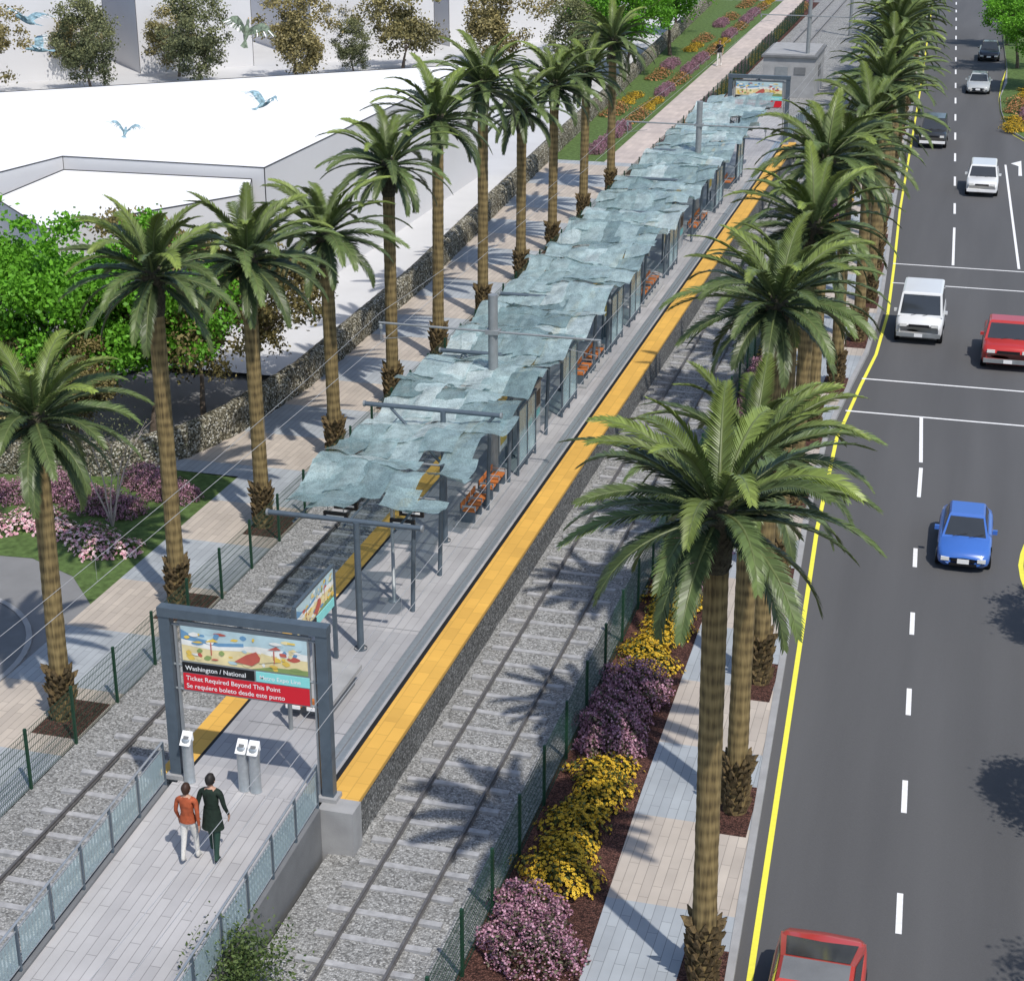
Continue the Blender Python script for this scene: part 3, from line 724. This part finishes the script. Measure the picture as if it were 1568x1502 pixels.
def bench(x,y,rz=0,L=1.5):
    mb=MB()
    for sx in (-L/2+.1,0,L/2-.1):
        mb.box((sx,0,.2),(.06,.4,.4),M_blue); mb.box((sx,.0,.56),(.04,.42,.04),M_steel); mb.box((sx,-.2,.5),(.04,.03,.14),M_steel)
        mb.box((sx,.23,.5),(.05,.04,.3),M_blue)
    for k in range(3):
        c=-L/2+L*(k+.5)/3
        mb.box((c,-.02,.43),(L/3-.12,.36,.035),M_seat); mb.box((c,.2,.58),(L/3-.12,.03,.16),M_seat)
    mb.box((0,0,.04),(L+.3,.7,.08),M_conc)
    mb.obj('bench',(x,y,1.0),rz)
for (x,y) in ((-13.1,43.6),(-13.1,45.4),(-13.0,56.5),(-13.0,58.4),(-13.0,67.2),(-13.0,69),(-13.0,79.5),(-13.0,81.3),(-13.0,90)): bench(x,y,pi/2)
mb=MB(); mb.box((0,0,.42),(1.15,1.9,.1),M_conc); mb.box((0,0,.19),(.9,1.6,.37),M_concd)
for k in range(2): mb.box((-.32+.5*k,-.98,.4),(.4,.12,.2),M_seat); mb.box((-.32+.5*k,-1.06,.3),(.34,.03,.08),M_swhite)
mb.obj('concrete_bench',(-13.35,32.4,1.0),0)
mb=MB(); mb.lathe([(.05,0),(.05,1.1),(.09,1.12),(.09,1.3),(0.01,1.32)],12,M_post); mb.obj('bollard_light',(-13.55,30.9,1.0))
def case(x,y,rz=0):
    mb=MB()
    for s in (-.5,.5): mb.box((s,0,1.0),(.06,.06,2.0),M_blue)
    mb.box((0,0,1.25),(.94,.08,1.3),M_post); mb.box((0,-.045,1.25),(.82,.01,1.15),M_swhite); mb.box((0,-.052,1.5),(.7,.01,.35),M_scyan); mb.box((0,-.052,1.05),(.7,.01,.4),ART[3])
    mb.obj('map_case',(x,y,1.0),rz)
for y_ in (47.5,62,74,86): case(-13.4,y_,pi/2)
def vending(x,y):
    mb=MB(); mb.box((0,0,.9),(.6,.85,1.8),M_steel); mb.box((.305,0,1.25),(.02,.6,.5),M_sblk); mb.box((.305,0,.75),(.02,.6,.25),M_scyan); mb.box((0,0,1.85),(.7,.95,.1),M_blue)
    mb.obj('ticket_vending_machine',(x,y,1.0))
vending(-13.4,49.6); vending(-13.4,50.6); vending(-13.4,76.5)
def screen(x,y):
    mb=MB()
    for s in (-1.0,0,1.0): mb.box((0,s,1.05),(.06,.06,2.1),M_blue)
    for s in (-.5,.5): mb.box((0,s,1.15),(.02,.9,1.7),M_clear)
    mb.box((0,0,2.1),(.08,2.1,.06),M_blue); mb.box((0,0,.25),(.05,2.1,.05),M_blue); mb.obj('glass_windscreen',(x,y,1.0))
for y_ in (48.0,53.5,61,64.4,72.5,85,92): screen(-12.75,y_)
mb=MB(); mb.lathe([(.16,0),(.16,.03),(.05,.05),(.04,3.2)],12,M_post); mb.obj('canopy_downpipe',(-13.5,37.7,1.0))

# ------------------------------------------------------------------ canopy
def canopymats():
    out=[]
    for i,(c,al) in enumerate((((.40,.52,.525),.72),((.20,.285,.29),.80),((.64,.76,.76),.58),((.29,.395,.40),.76))):
        m,nt,b=newmat('canopy_glass_%d'%i); co=objco(nt)
        w=N(nt,'ShaderNodeTexNoise'); w.inputs['Scale'].default_value=3.5; w.inputs['Detail'].default_value=7; nt.links.new(co,w.inputs['Vector'])
        v=N(nt,'ShaderNodeTexVoronoi'); v.inputs['Scale'].default_value=26; nt.links.new(co,v.inputs['Vector'])
        ma=N(nt,'ShaderNodeMath',operation='MULTIPLY_ADD'); ma.inputs[1].default_value=.5; nt.links.new(v.outputs['Distance'],ma.inputs[0]); nt.links.new(w.outputs['Fac'],ma.inputs[2])
        cr=N(nt,'ShaderNodeValToRGB'); e=cr.color_ramp.elements; e[0].position=.45; e[1].position=.95
        e[0].color=tuple(min(1,x*1.25) for x in c)+(1,); e[1].color=tuple(x*.7 for x in c)+(1,)
        nt.links.new(ma.outputs[0],cr.inputs[0]); nt.links.new(cr.outputs[0],b.inputs['Base Color'])
        b.inputs['Roughness'].default_value=.2; b.inputs['Specular IOR Level'].default_value=.7
        bp=N(nt,'ShaderNodeBump'); bp.inputs['Strength'].default_value=.4; bp.inputs['Distance'].default_value=.15; nt.links.new(w.outputs['Fac'],bp.inputs['Height']); nt.links.new(bp.outputs[0],b.inputs['Normal'])
        tr=N(nt,'ShaderNodeBsdfTransparent'); tr.inputs[0].default_value=(.8,.93,.93,1)
        mx=N(nt,'ShaderNodeMixShader'); mx.inputs[0].default_value=al
        nt.links.new(tr.outputs[0],mx.inputs[1]); nt.links.new(b.outputs[0],mx.inputs[2])
        nt.links.new(mx.outputs[0],nt.nodes['Material Output'].inputs['Surface']); out.append(m)
    return out
CM=canopymats()
def canz(x,y):
    return 4.42+.17*math.sin(y*2*pi/3.0+x*.6)+.12*math.sin(y*.9+x*.9)+.05*(x+13.75)+.14*noise.noise((x*1.1,y*.9,2))
e=empty('platform_canopy'); mb=MB(); r=random.Random(21)
Ycol=[35.3,35.2,35.3,35.25,35.3]
NC=5
for cidx in range(NC):
    y=Ycol[cidx]; row=0
    while y<97:
        st=r.uniform(.7,1.5)
        sect=noise.noise((cidx*.35,y*.42,7))
        base=2 if sect>.2 else (0 if sect>-.08 else (3 if sect>-.28 else 1))
        if y<40: base={2:0,0:3,3:1,1:1}[base]
        if r.random()<.22: base=r.choice([0,1,2,3])
        xo=.28*noise.noise((0,y*.55,4))+r.uniform(-.05,.05)
        if r.random()>.035:
            x0=-15.65+cidx*.77+xo; x1=x0+.86+r.uniform(0,.14); ln=st+r.uniform(.06,.22); yy=y
            tz=r.uniform(-.015,.05); tl=r.uniform(-.07,.05); tx=r.uniform(-.05,.05); n=8; P=[];F=[]; ph=r.uniform(0,6)
            sk=r.uniform(-.15,.15)
            for j in range(n+1):
                for i in range(n+1):
                    a=i/n;b=j/n; X=x0+(x1-x0)*a; Y=yy+ln*b+sk*(a-.5)
                    edge=.04*math.sin(a*6+ph)
                    P.append((X+.03*math.sin(b*5+ph),Y+edge*(1 if j in(0,n) else 0),canz(X,Y)+tz+tl*(b-.5)+tx*(a-.5)+.035*math.sin(b*pi*2+ph)+.025*math.sin(a*pi)+.012*math.sin(a*13+b*4+ph)))
            for j in range(n):
                for i in range(n): q=j*(n+1)+i; F.append((q,q+1,q+n+2,q+n+1))
            mb.add(P,F,CM[base],smooth=True)
        y+=st-.02; row+=1
mb.obj('glass_roof',parent=e)
mb=MB()
for k in range(10):
    y_=35.0+6.75*k
    zb=4.28 if k not in (0,1) else (4.3 if k==0 else 4.78)
    mb.tube((-15.65,y_,zb),(-11.8,y_,zb),.065,.065,10,M_blue)
    for x in (-15.65,-11.8): mb.tube((x-.02,y_,zb),(x+.03,y_,zb),.085,.085,10,M_post)
    mb.tube((-13.4,y_-.05,1.0),(-13.4,y_-.05,zb),.085,.075,12,M_blue); mb.lathe([(.16,0),(.16,.04)],12,M_blue,(-13.4,y_-.05,1.0))
    if k: 
        for dx in (-1.5,1.4): mb.tube((-13.4,y_-.05,3.2),(-13.4+dx,y_,zb-.05),.04,.04,8,M_blue)
    for q in (1,2):
        yq=y_+6.75*q/3
        if k<9: mb.tube((-12.85,yq,1.0),(-12.75,yq,4.1),.06,.05,10,M_blue); mb.tube((-15.3,yq,4.1),(-12.2,yq,4.1),.03,.03,8,M_post)
for x in (-15.0,-13.75,-12.5): mb.tube((x,35.0,4.12),(x,95.8,4.12),.03,.03,8,M_blue)
mb.obj('steel_frame',parent=e)
mb=MB()
for y_ in (36.2,36.9,50.5,64,78):
    for x in ((-14.4,-12.7) if y_<37 else (-12.7,)):
        mb.box((x,y_,3.85),(.62,.08,.2),M_sblk); mb.box((x,y_-.045,3.85),(.45,.01,.05),M_swhite); mb.tube((x-.2,y_,3.9),(x-.2,y_,4.2),.012,.012,5,M_post); mb.tube((x+.2,y_,3.9),(x+.2,y_,4.2),.012,.012,5,M_post)
mb.obj('hanging_signs',parent=e)

# ------------------------------------------------------------------ catenary
M_wire=mat('catenary_wire',(.5,.5,.5),.4,.3)
def catpole(x,y,zb,zt=6.75):
    mb=MB(); mb.tube((x,y,zb),(x,y,zt),.15,.14,14,M_post); mb.lathe([(.25,0),(.25,.05)],14,M_post,(x,y,zb))
    za=5.65; mb.tube((x-3.5,y,za),(x+3.2,y,za-.02),.035,.035,8,M_post); mb.box((x,y,za),(.4,.34,.12),M_post)
    for s in (-3.45,3.15):
        mb.tube((x+s,y,za),(x+s,y,za-.55),.018,.018,6,M_post); mb.lathe([(.05,-.2),(.07,-.16),(.05,-.12),(.07,-.08),(.04,-.04)],8,M_post,(x+s,y,za))
        mb.tube((x+s,y,za-.5),(x+s*.72,y,za-.35),.012,.012,5,M_post)
    mb.obj('catenary_pole')
for y_ in (11.4,46.4,81.8): catpole(-13.35,y_,1.0 if y_>28 else 0)
catpole(-13.2,127.5,0,7.2); catpole(-13.2,163,0,7.2)
mb=MB()
for x in (-16.8,-10.2):
    mb.tube((x,-5,5.05),(x,240,5.05),.007,.007,5,M_wire)
    ys=[11.4,46.4,81.8,127.5,163]
    for a,b in zip(ys,ys[1:]):
        prev=None
        for i in range(13):
            t=i/12; p=(x,a+(b-a)*t,5.95-1.6*t*(1-t)); 
            if prev: mb.tube(prev,p,.006,.006,5,M_wire,cap=False)
            if 0<i<12 and i%3==0: mb.tube(p,(x,p[1],5.05),.003,.003,4,M_wire,cap=False)
            prev=p
mb.tube((-16.8,-5,5.95),(-16.8,11.4,5.95),.006,.006,5,M_wire)
mb.obj('overhead_wires')
mb=MB(); mb.box((-14.4,130,1.4),(3.7,6.5,2.8),M_conc); mb.box((-14.4,130,2.88),(3.95,6.8,.14),M_concd); mb.box((-14.4,130,2.99),(3.5,6.3,.1),M_conc)
mb.box((-14.9,126.73,1.1),(.9,.06,2.1),M_post); mb.box((-13.6,126.73,1.9),(.8,.05,.5),M_concd); mb.box((-12.53,130,1.6),(.05,1.4,.8),M_concd)
mb.obj('equipment_shelter')

# ------------------------------------------------------------------ vehicles (front faces -Y)
def paint(name,c): return mat(name,c,.3,0,.03,1,spec=.5,coat=.6)
def vehicle(name,x,y,L,W,H,m,kind,rz=0):
    mb=MB(); w=W/2; y0=-L/2
    if kind=='sedan':
        k=H/1.4; S=[(0,.70,.28,.50),(.012,.80,.22,.58),(.04,.90,.18,.66),(.12,.98,.17,.76),(.30,1,.17,.86),(.6,1,.17,.90),(.82,1,.17,.93),(.94,.95,.19,.92),(.985,.86,.24,.84),(1,.76,.3,.72)]
        G=(.25,.92,.45,.76,.88,1.40,.86,.66)
    elif kind=='hatch':
        k=H/1.4; S=[(0,.76,.28,.5),(.02,.88,.2,.58),(.06,.95,.18,.66),(.15,1,.17,.78),(.30,1,.17,.88),(.8,1,.17,.95),(.93,.97,.19,.95),(.985,.90,.24,.89),(1,.80,.3,.74)]
        G=(.24,.955,.42,.62,.92,1.4,.93,.78)
    elif kind=='van':
        k=H/2.0; S=[(0,.82,.3,.8),(.02,.92,.25,.92),(.08,.97,.22,1.0),(.2,1,.22,1.12),(.5,1,.22,1.18),(.97,1,.22,1.18),(1,.95,.3,1.1)]
        G=(.14,.985,.26,.97,1.12,2.0,.95,.84)
    elif kind=='suv':
        k=H/1.7; S=[(0,.84,.3,.72),(.02,.93,.25,.88),(.08,.98,.22,.95),(.25,1,.22,1.02),(.5,1,.22,1.05),(.97,1,.22,1.08),(1,.94,.3,1.0)]
        G=(.26,.98,.37,.93,1.03,1.7,.94,.8)
    else:
        k=H/1.7; S=[(0,.84,.3,.72),(.02,.95,.25,.9),(.08,1,.22,.98),(.28,1,.22,1.04),(.5,1,.22,1.06),(.97,1,.22,1.06),(1,.96,.3,1.02)]
        G=(.26,.66,.36,.62,1.03,1.7,.94,.82)
    P=[];F=[];R=14
    for (t,wf,zb,zt) in S:
        a=w*wf; zb*=k;zt*=k; hf=[(0,zb),(a*.8,zb),(a*.97,zb+.08*k),(a,zb+.3*(zt-zb)),(a,zt-.30*(zt-zb)),(a*.96,zt-.06*k),(a*.84,zt),(0,zt+.025)]
        ring=hf+[(-p,q) for p,q in hf[-2:0:-1]]
        for p,q in ring: P.append((p,y0+t*L,q))
    n=len(S)
    for j in range(n-1):
        for i in range(R): F.append((j*R+i,(j+1)*R+i,(j+1)*R+(i+1)%R,j*R+(i+1)%R)[::-1])
    F.append(tuple(range(R))); F.append(tuple((n-1)*R+i for i in range(R))[::-1])
    mb.add(P,F,m,smooth=True)
    b0,b1,t0,t1,zb,zt,wb,wt=G; zb=(zb-.05)*k;zt*=k; wb*=w;wt*=w
    b0,b1,t0,t1=[y0+q*L for q in (b0,b1,t0,t1)]
    B=[(-wb,b0),(wb,b0),(wb,b1),(-wb,b1)]; T=[(-wt,t0),(wt,t0),(wt,t1),(-wt,t1)]
    Q=[(x_,y_,zb) for x_,y_ in B]+[(x_,y_,zt-.05) for x_,y_ in T]
    mdx=[(x_*.9,y_+(.06*L*.3 if i<2 else -.06*L*.3),zt) for i,(x_,y_) in enumerate(T)]
    mb.add(Q+mdx,[(0,1,5,4),(1,2,6,5),(2,3,7,6),(3,0,4,7),(4,5,9,8),(5,6,10,9),(6,7,11,10),(7,4,8,11)],m)
    mb.add(mdx,[(0,1,2,3)],M_concd if kind=='hatch' else m)
    def win(i,u0,u1,v0,v1):
        a,b=Vector(Q[i]),Vector(Q[(i+1)%4]); c,d=Vector(Q[4+(i+1)%4]),Vector(Q[4+i])
        nn=(b-a).cross(d-a).normalized()*.008
        f=lambda u,v:(a*(1-u)+b*u)*(1-v)+(d*(1-u)+c*u)*v+nn
        mb.poly([f(u0,v0),f(u1,v0),f(u1,v1),f(u0,v1)],M_glass)
    win(0,.05,.95,.1,.94); win(2,.07,.93,.12,.95)
    ns={'sedan':2,'hatch':2,'van':3,'suv':3,'pickup':1}[kind]
    for i in (1,3):
        for s in range(ns): win(i,.06+.88*s/ns+.015,.06+.88*(s+1)/ns-.015,.16,.9)
    if kind=='pickup':
        mb.box((0,y0+L*.82,1.0*k),(W*.8,L*.3,.14),M_sblk)
    rw=.31*k*(1.05 if kind in('van','suv','pickup') else 1)
    for sx in (-1,1):
        for t in (.18,.80):
            yy_=y0+t*L
            mb.tube((sx*(w-.14),yy_,rw+.03),(sx*(w+.004),yy_,rw+.03),rw*1.17,rw*1.17,20,M_sblk)
            mb.tube((sx*(w-.2),yy_,rw),(sx*(w+.012),yy_,rw),rw,rw,20,M_tyre); mb.tube((sx*(w+.0),yy_,rw),(sx*(w+.018),yy_,rw),rw*.58,rw*.55,14,M_hub)
        mb.box((sx*(w+.05),b0+.10*L,zb+.14),(.13,.09,.12),m)
        zl=S[1][3]*k-.10
        mb.box((sx*w*.66,y0+.004*L,zl),(w*.30,.06,.12*k),M_lamp); mb.box((sx*w*.68,-y0-.005*L,S[-1][3]*k-.05),(w*.26,.05,.14*k),M_sred)
        mb.box((sx*(w+.006),y0+.52*L,zb-.10),(.012,.14,.025),M_sblk)
    mb.box((0,y0-.004,S[1][3]*k-.11),(w*.85,.05,.10*k),M_sblk)
    if kind in('van','suv','pickup'): mb.box((0,y0-.03,.42*k),(W*.92,.10,.16*k),M_post if kind!='suv' else M_swhite); 
    else: mb.box((0,y0-.0,.30*k),(W*.5,.05,.08),M_sblk)
    mb.box((0,y0-.09 if kind!='sedan' else y0-.035,.42*k),(.32,.02,.13),M_swhite)
    mb.box((0,-y0+.01,.55*k),(.32,.02,.13),M_swhite)
    for sx in (-.35,.1): mb.tube((sx,b0-.02,zb+.06),(sx+.4,b0+.10*(t0-b0)+.05,zb+.13),.008,.008,4,M_sblk)
    mb.obj(name,(x,y,-.114),rz)
P_red=paint('car_paint_red',(.45,.03,.025)); P_blue=paint('car_paint_blue',(.05,.15,.50)); P_white=paint('car_paint_white',(.70,.71,.71)); P_dark=paint('car_paint_dark',(.03,.032,.035)); P_silver=paint('car_paint_silver',(.42,.44,.45)); P_coral=paint('car_paint_coral',(.46,.045,.035))
vehicle('red_car',-1.5,25.1,3.9,1.66,1.30,P_coral,'hatch')
vehicle('blue_car',.42,47.5,3.3,1.5,1.18,P_blue,'sedan')
vehicle('white_van',-2.0,69.4,3.3,1.85,1.9,P_white,'van')
vehicle('red_pickup_truck',1.45,66.9,3.6,1.95,1.6,P_red,'pickup')
vehicle('dark_suv',-3.45,112.0,3.8,1.68,1.65,P_dark,'suv')
vehicle('white_suv',-.2,98.4,3.8,1.7,1.5,P_white,'suv')
vehicle('silver_car',-1.25,134.4,4.0,1.7,1.3,P_silver,'sedan')
vehicle('dark_car',-.8,152,4.0,1.7,1.4,P_dark,'sedan')

# ------------------------------------------------------------------ people
M_skin=mat('skin',(.45,.26,.18),.6); M_hair=mat('dark_hair',(.015,.012,.01),.6); M_hair2=mat('brown_hair',(.04,.018,.01),.6)
def person(name,loc,rz,H,top,bot,shoe,hair,longsleeve,coat=False,hairlen=0,stride=.16,bag=None,slim=1.0):
    k=H/1.75
    V=[];E=[];R=[]
    def v(p,rx,ry=None): V.append(tuple(c*k for c in p)); R.append((rx*k*slim,(ry or rx)*k)); return len(V)-1
    pel=v((0,0,.95),.155,.115); wa=v((0,0,1.08),.135,.10); ch=v((0,.0,1.28),.165,.115); sh=v((0,0,1.43),.12,.09); nk=v((0,0,1.50),.055); hd=v((0,.01,1.57),.055)
    E+=[(pel,wa),(wa,ch),(ch,sh),(sh,nk),(nk,hd)]
    for s in (-1,1):
        ff=stride*s
        h=v((s*.09,.0,.90),.095); kn=v((s*.095,ff*.55+.03,.50),.062); an=v((s*.095,ff-.03*(s<0),.10+(.05 if s<0 else 0)),.042); he=v((s*.095,ff-.05,.05+(.05 if s<0 else 0)),.038); to=v((s*.11,ff+.15,.035),.036,.03)
        E+=[(pel,h),(h,kn),(kn,an),(an,he),(an,to)]
        a=v((s*.19,0,1.41),.06); el=v((s*.245,-.04-ff*.3,1.14),.043); wr=v((s*.25,.04-ff*.7,.90),.028); pm=v((s*.25,.05-ff*.75,.84),.034,.018)
        E+=[(sh,a),(a,el),(el,wr),(wr,pm)]
        for i,(dx,l) in enumerate(((-.024,.07),(-.008,.08),(.008,.075),(.024,.06))):
            f1=v((s*.25,.05-ff*.75+dx,.80),.010); f2=v((s*.242,.055-ff*.75+dx,.80-l*.55),.009); f3=v((s*.23,.06-ff*.75+dx,.80-l),.007); E+=[(pm,f1),(f1,f2),(f2,f3)]
        th=v((s*.235,.09-ff*.75,.83),.011); t2=v((s*.225,.105-ff*.75,.79),.009); E+=[(pm,th),(th,t2)]
    me=D.meshes.new('b'); me.from_pydata(V,E,[]); ob=D.objects.new('b',me); COL.objects.link(ob)
    md=ob.modifiers.new('s','SKIN'); md.use_smooth_shade=True
    for i,sv in enumerate(me.skin_vertices[0].data): sv.radius=R[i]; sv.use_root=(i==0)
    ss=ob.modifiers.new('ss','SUBSURF'); ss.levels=1; ss.render_levels=1
    dg=bpy.context.evaluated_depsgraph_get(); bm=D.meshes.new_from_object(ob.evaluated_get(dg)); D.objects.remove(ob)
    mb=MB(); vs=[tuple(q.co) for q in bm.vertices]
    groups={}
    for p in bm.polygons:
        c=p.center/k
        if c.z<.10: m=shoe
        elif abs(c.x)>.195 and c.z<.885: m=M_skin
        elif abs(c.x)>.19 and c.z<(1.22 if not longsleeve else .9): m=M_skin
        elif c.z<(.98) and abs(c.x)<.2: m=bot
        elif c.z>1.485: m=M_skin
        else: m=top
        groups.setdefault(m,[]).append(tuple(p.vertices))
    for m,fs in groups.items(): mb.add(vs,fs,m,smooth=True)
    if coat:
        mb.lathe([(.15*k,1.1*k),(.17*k,.98*k),(.20*k,.75*k),(.215*k,.66*k)],20,top,sq=(1,.72))
    else: mb.lathe([(.14*k,1.1*k),(.165*k,1.0*k),(.172*k,.93*k)],18,top,sq=(1,.76))
    hr=.105*k; hc=(0,.015*k,1.645*k); P=[];F=[];n1,n2=14,16
    def hp(th,ph,sc=1):
        x=math.sin(th)*math.cos(ph); y_=math.sin(th)*math.sin(ph); z=math.cos(th)
        fy=1.12 if y_>0 else 1.08; jx=.78*(1-.18*max(0,-z))
        return Vector((hc[0]+x*hr*jx*sc,hc[1]+y_*hr*.92*fy*sc,hc[2]+z*hr*1.15*sc))
    for i in range(n1+1):
        for j in range(n2): P.append(hp(pi*i/n1,2*pi*j/n2))
    for i in range(n1):
        for j in range(n2): F.append((i*n2+j,(i+1)*n2+j,(i+1)*n2+(j+1)%n2,i*n2+(j+1)%n2))
    mb.add(P,F,M_skin,smooth=True)
    P=[];F=[]
    for i in range(n1+1):
        for j in range(n2): P.append(hp(pi*i/n1,2*pi*j/n2,1.1+.03*math.sin(j*3)))
    for i in range(n1):
        for j in range(n2):
            ph=2*pi*(j+.5)/n2; th=pi*(i+.5)/n1; front=math.sin(ph)
            if th<1.0 or (front<.25 and th<1.95+hairlen): F.append((i*n2+j,(i+1)*n2+j,(i+1)*n2+(j+1)%n2,i*n2+(j+1)%n2))
    mb.add(P,F,hair,smooth=True)
    mb.add([hc_ for hc_ in (Vector((0,.12*k,1.655*k)),Vector((-.014*k,.115*k,1.615*k)),Vector((.014*k,.115*k,1.615*k)),Vector((0,.142*k,1.62*k)))],[(0,1,3),(0,3,2),(1,2,3)],M_skin)
    for s in (-1,1):
        mb.box((s*.033*k,.118*k,1.66*k),(.022*k,.01*k,.01*k),M_sblk); mb.lathe([(.0,-.02*k),(.018*k,0),(0,.022*k)],6,M_skin,(s*.083*k,.01*k,1.635*k))
    mb.box((0,.116*k,1.585*k),(.04*k,.012*k,.008*k),M_sred)
    mb.obj(name,loc,rz)
M_shirt=mat('rust_red_shirt',(.36,.08,.03),.8,0,.25,9,.6,12); M_wpants=mat('white_trousers',(.66,.64,.6),.8,0,.12,9,.5,12); M_coat=mat('dark_green_coat',(.010,.022,.014),.8,0,.3,9,.6,12); M_dtr=mat('dark_trousers',(.02,.055,.04),.8); M_bk=mat('black_cloth',(.012,.012,.014),.8)
person('woman_walking',(-13.58,25.85,rz_(25.85)),.05,1.72,M_shirt,M_wpants,M_wpants,M_hair2,True,False,.35,.14,None,1.0)
person('man_walking',(-13.16,26.05,rz_(26.05)),.0,1.86,M_coat,M_dtr,M_bk,M_hair,True,True,0,-.15,None,1.05)
person('man_jogging',(-21.6,141,.02),pi,2.0,M_bk,M_wpants,M_wpants,M_hair,False,False,0,.25,None,1.15)

# ------------------------------------------------------------------ birds
M_bird=mat('grey_blue_feathers',(.22,.34,.39),.8,0,.6,14); M_birdg=mat('green_grey_feathers',(.14,.18,.13),.8,0,.6,14); M_beak=mat('beak',(.5,.3,.1),.6)
def bird(x,y,z,rz,span,dih,m,pitch=0,roll=0):
    mb=MB(); s=span/2
    prof=[(0,-.5),(.10,-.42),(.20,-.2),(.22,.05),(.17,.3),(.11,.42),(.13,.52),(.09,.62),(.0,.68)]
    n=8;P=[];F=[]
    for (r_,yy_) in prof:
        for i in range(n): t=2*pi*i/n; P.append((r_*math.cos(t)*s*.55,yy_*s,r_*math.sin(t)*s*.55))
    for j in range(len(prof)-1):
        for i in range(n): F.append((j*n+i,j*n+(i+1)%n,(j+1)*n+(i+1)%n,(j+1)*n+i))
    mb.add(P,F,m,smooth=True)
    mb.tube((0,.66*s,0),(0,.78*s,-.02*s),.03*s,.005*s,5,M_beak)
    for q in range(-3,4): mb.poly([(q*.012*s,-.42*s,.001*q),(q*.012*s+.03*s,-.42*s,.001*q),(q*.05*s+.03*s,-.82*s+abs(q)*.02*s,.01),(q*.05*s-.02*s,-.82*s+abs(q)*.02*s,.01)],m)
    for sg in (-1,1):
        sec=[(0.06,.20,-.18,0),(.35,.26,-.20,.28*dih),(.55,.28,-.12,.40*dih),(.78,.16,-.10,.44*dih),(.92,.0,-.10,.42*dih)]
        for (a,b) in zip(sec,sec[1:]):
            mb.poly([(sg*a[0]*s,a[1]*s,a[3]*s),(sg*b[0]*s,b[1]*s,b[3]*s),(sg*b[0]*s,b[2]*s,b[3]*s),(sg*a[0]*s,a[2]*s,a[3]*s)],m)
        for f_ in range(9):
            t=f_/8; ax=.30+.60*t; an=.1+1.0*t; l=.26+.06*t; zz=(.27+.17*min(1,t*1.5))*dih
            dx,dy=math.sin(an)*l,-math.cos(an)*l; w_=.035
            mb.poly([(sg*(ax-w_)*s,-.05*s,zz*s),(sg*(ax+w_)*s,-.05*s,zz*s),(sg*(ax+dx+w_*.7)*s,(-.08+dy)*s,(zz-.01)*s),(sg*(ax+dx-w_*.4)*s,(-.10+dy)*s,(zz-.01)*s)],M_bwhite if f_%3==1 else m)
    o=mb.obj('flying_bird',(x,y,z),rz); o.rotation_euler=(pitch,roll,rz)
bird(-21.2,35.8,15.35,1.2,1.25,.7,M_bird,.2,.2)
bird(-20.8,35.5,14.75,1.9,.9,1.0,M_bird,.1,-.2)
bird(-16.4,37.0,15.1,.5,1.05,1.5,M_birdg,.9,.3)
bird(-16.1,37.1,13.5,-.35,.95,1.1,M_bird,.25,.1)
bird(-19.2,36.2,12.87,.4,.75,1.3,M_bird,.3,.2)

# ------------------------------------------------------------------ world, sun, camera
EL=57
w=D.worlds.new('World'); SC.world=w; w.use_nodes=True; nt=w.node_tree
sk=nt.nodes.new('ShaderNodeTexSky'); sk.sky_type='NISHITA'; sk.sun_disc=False; sk.sun_elevation=rad(EL); sk.sun_rotation=rad(135)
bg=nt.nodes['Background']; bg.inputs['Strength'].default_value=.15; nt.links.new(sk.outputs[0],bg.inputs[0])
sd=D.lights.new('sun','SUN'); sd.energy=3.7; sd.angle=rad(.9); sd.color=(1,.95,.88)
so=D.objects.new('sun',sd); COL.objects.link(so); so.location=(40,-40,60)
el=rad(EL); dv=Vector((-math.cos(el)*.707,math.cos(el)*.707,-math.sin(el))); so.rotation_euler=dv.to_track_quat('-Z','Y').to_euler()
cd=D.cameras.new('camera'); co_=D.objects.new('camera',cd); COL.objects.link(co_); SC.camera=co_
cd.sensor_width=36; cd.lens=2650/1568*36; cd.clip_end=4000; cd.clip_start=.5
co_.location=(0,0,20); co_.rotation_euler=(rad(90-21.80),0,rad(15.4))
SC.view_settings.view_transform='Standard'; SC.view_settings.look='None'; SC.view_settings.exposure=0
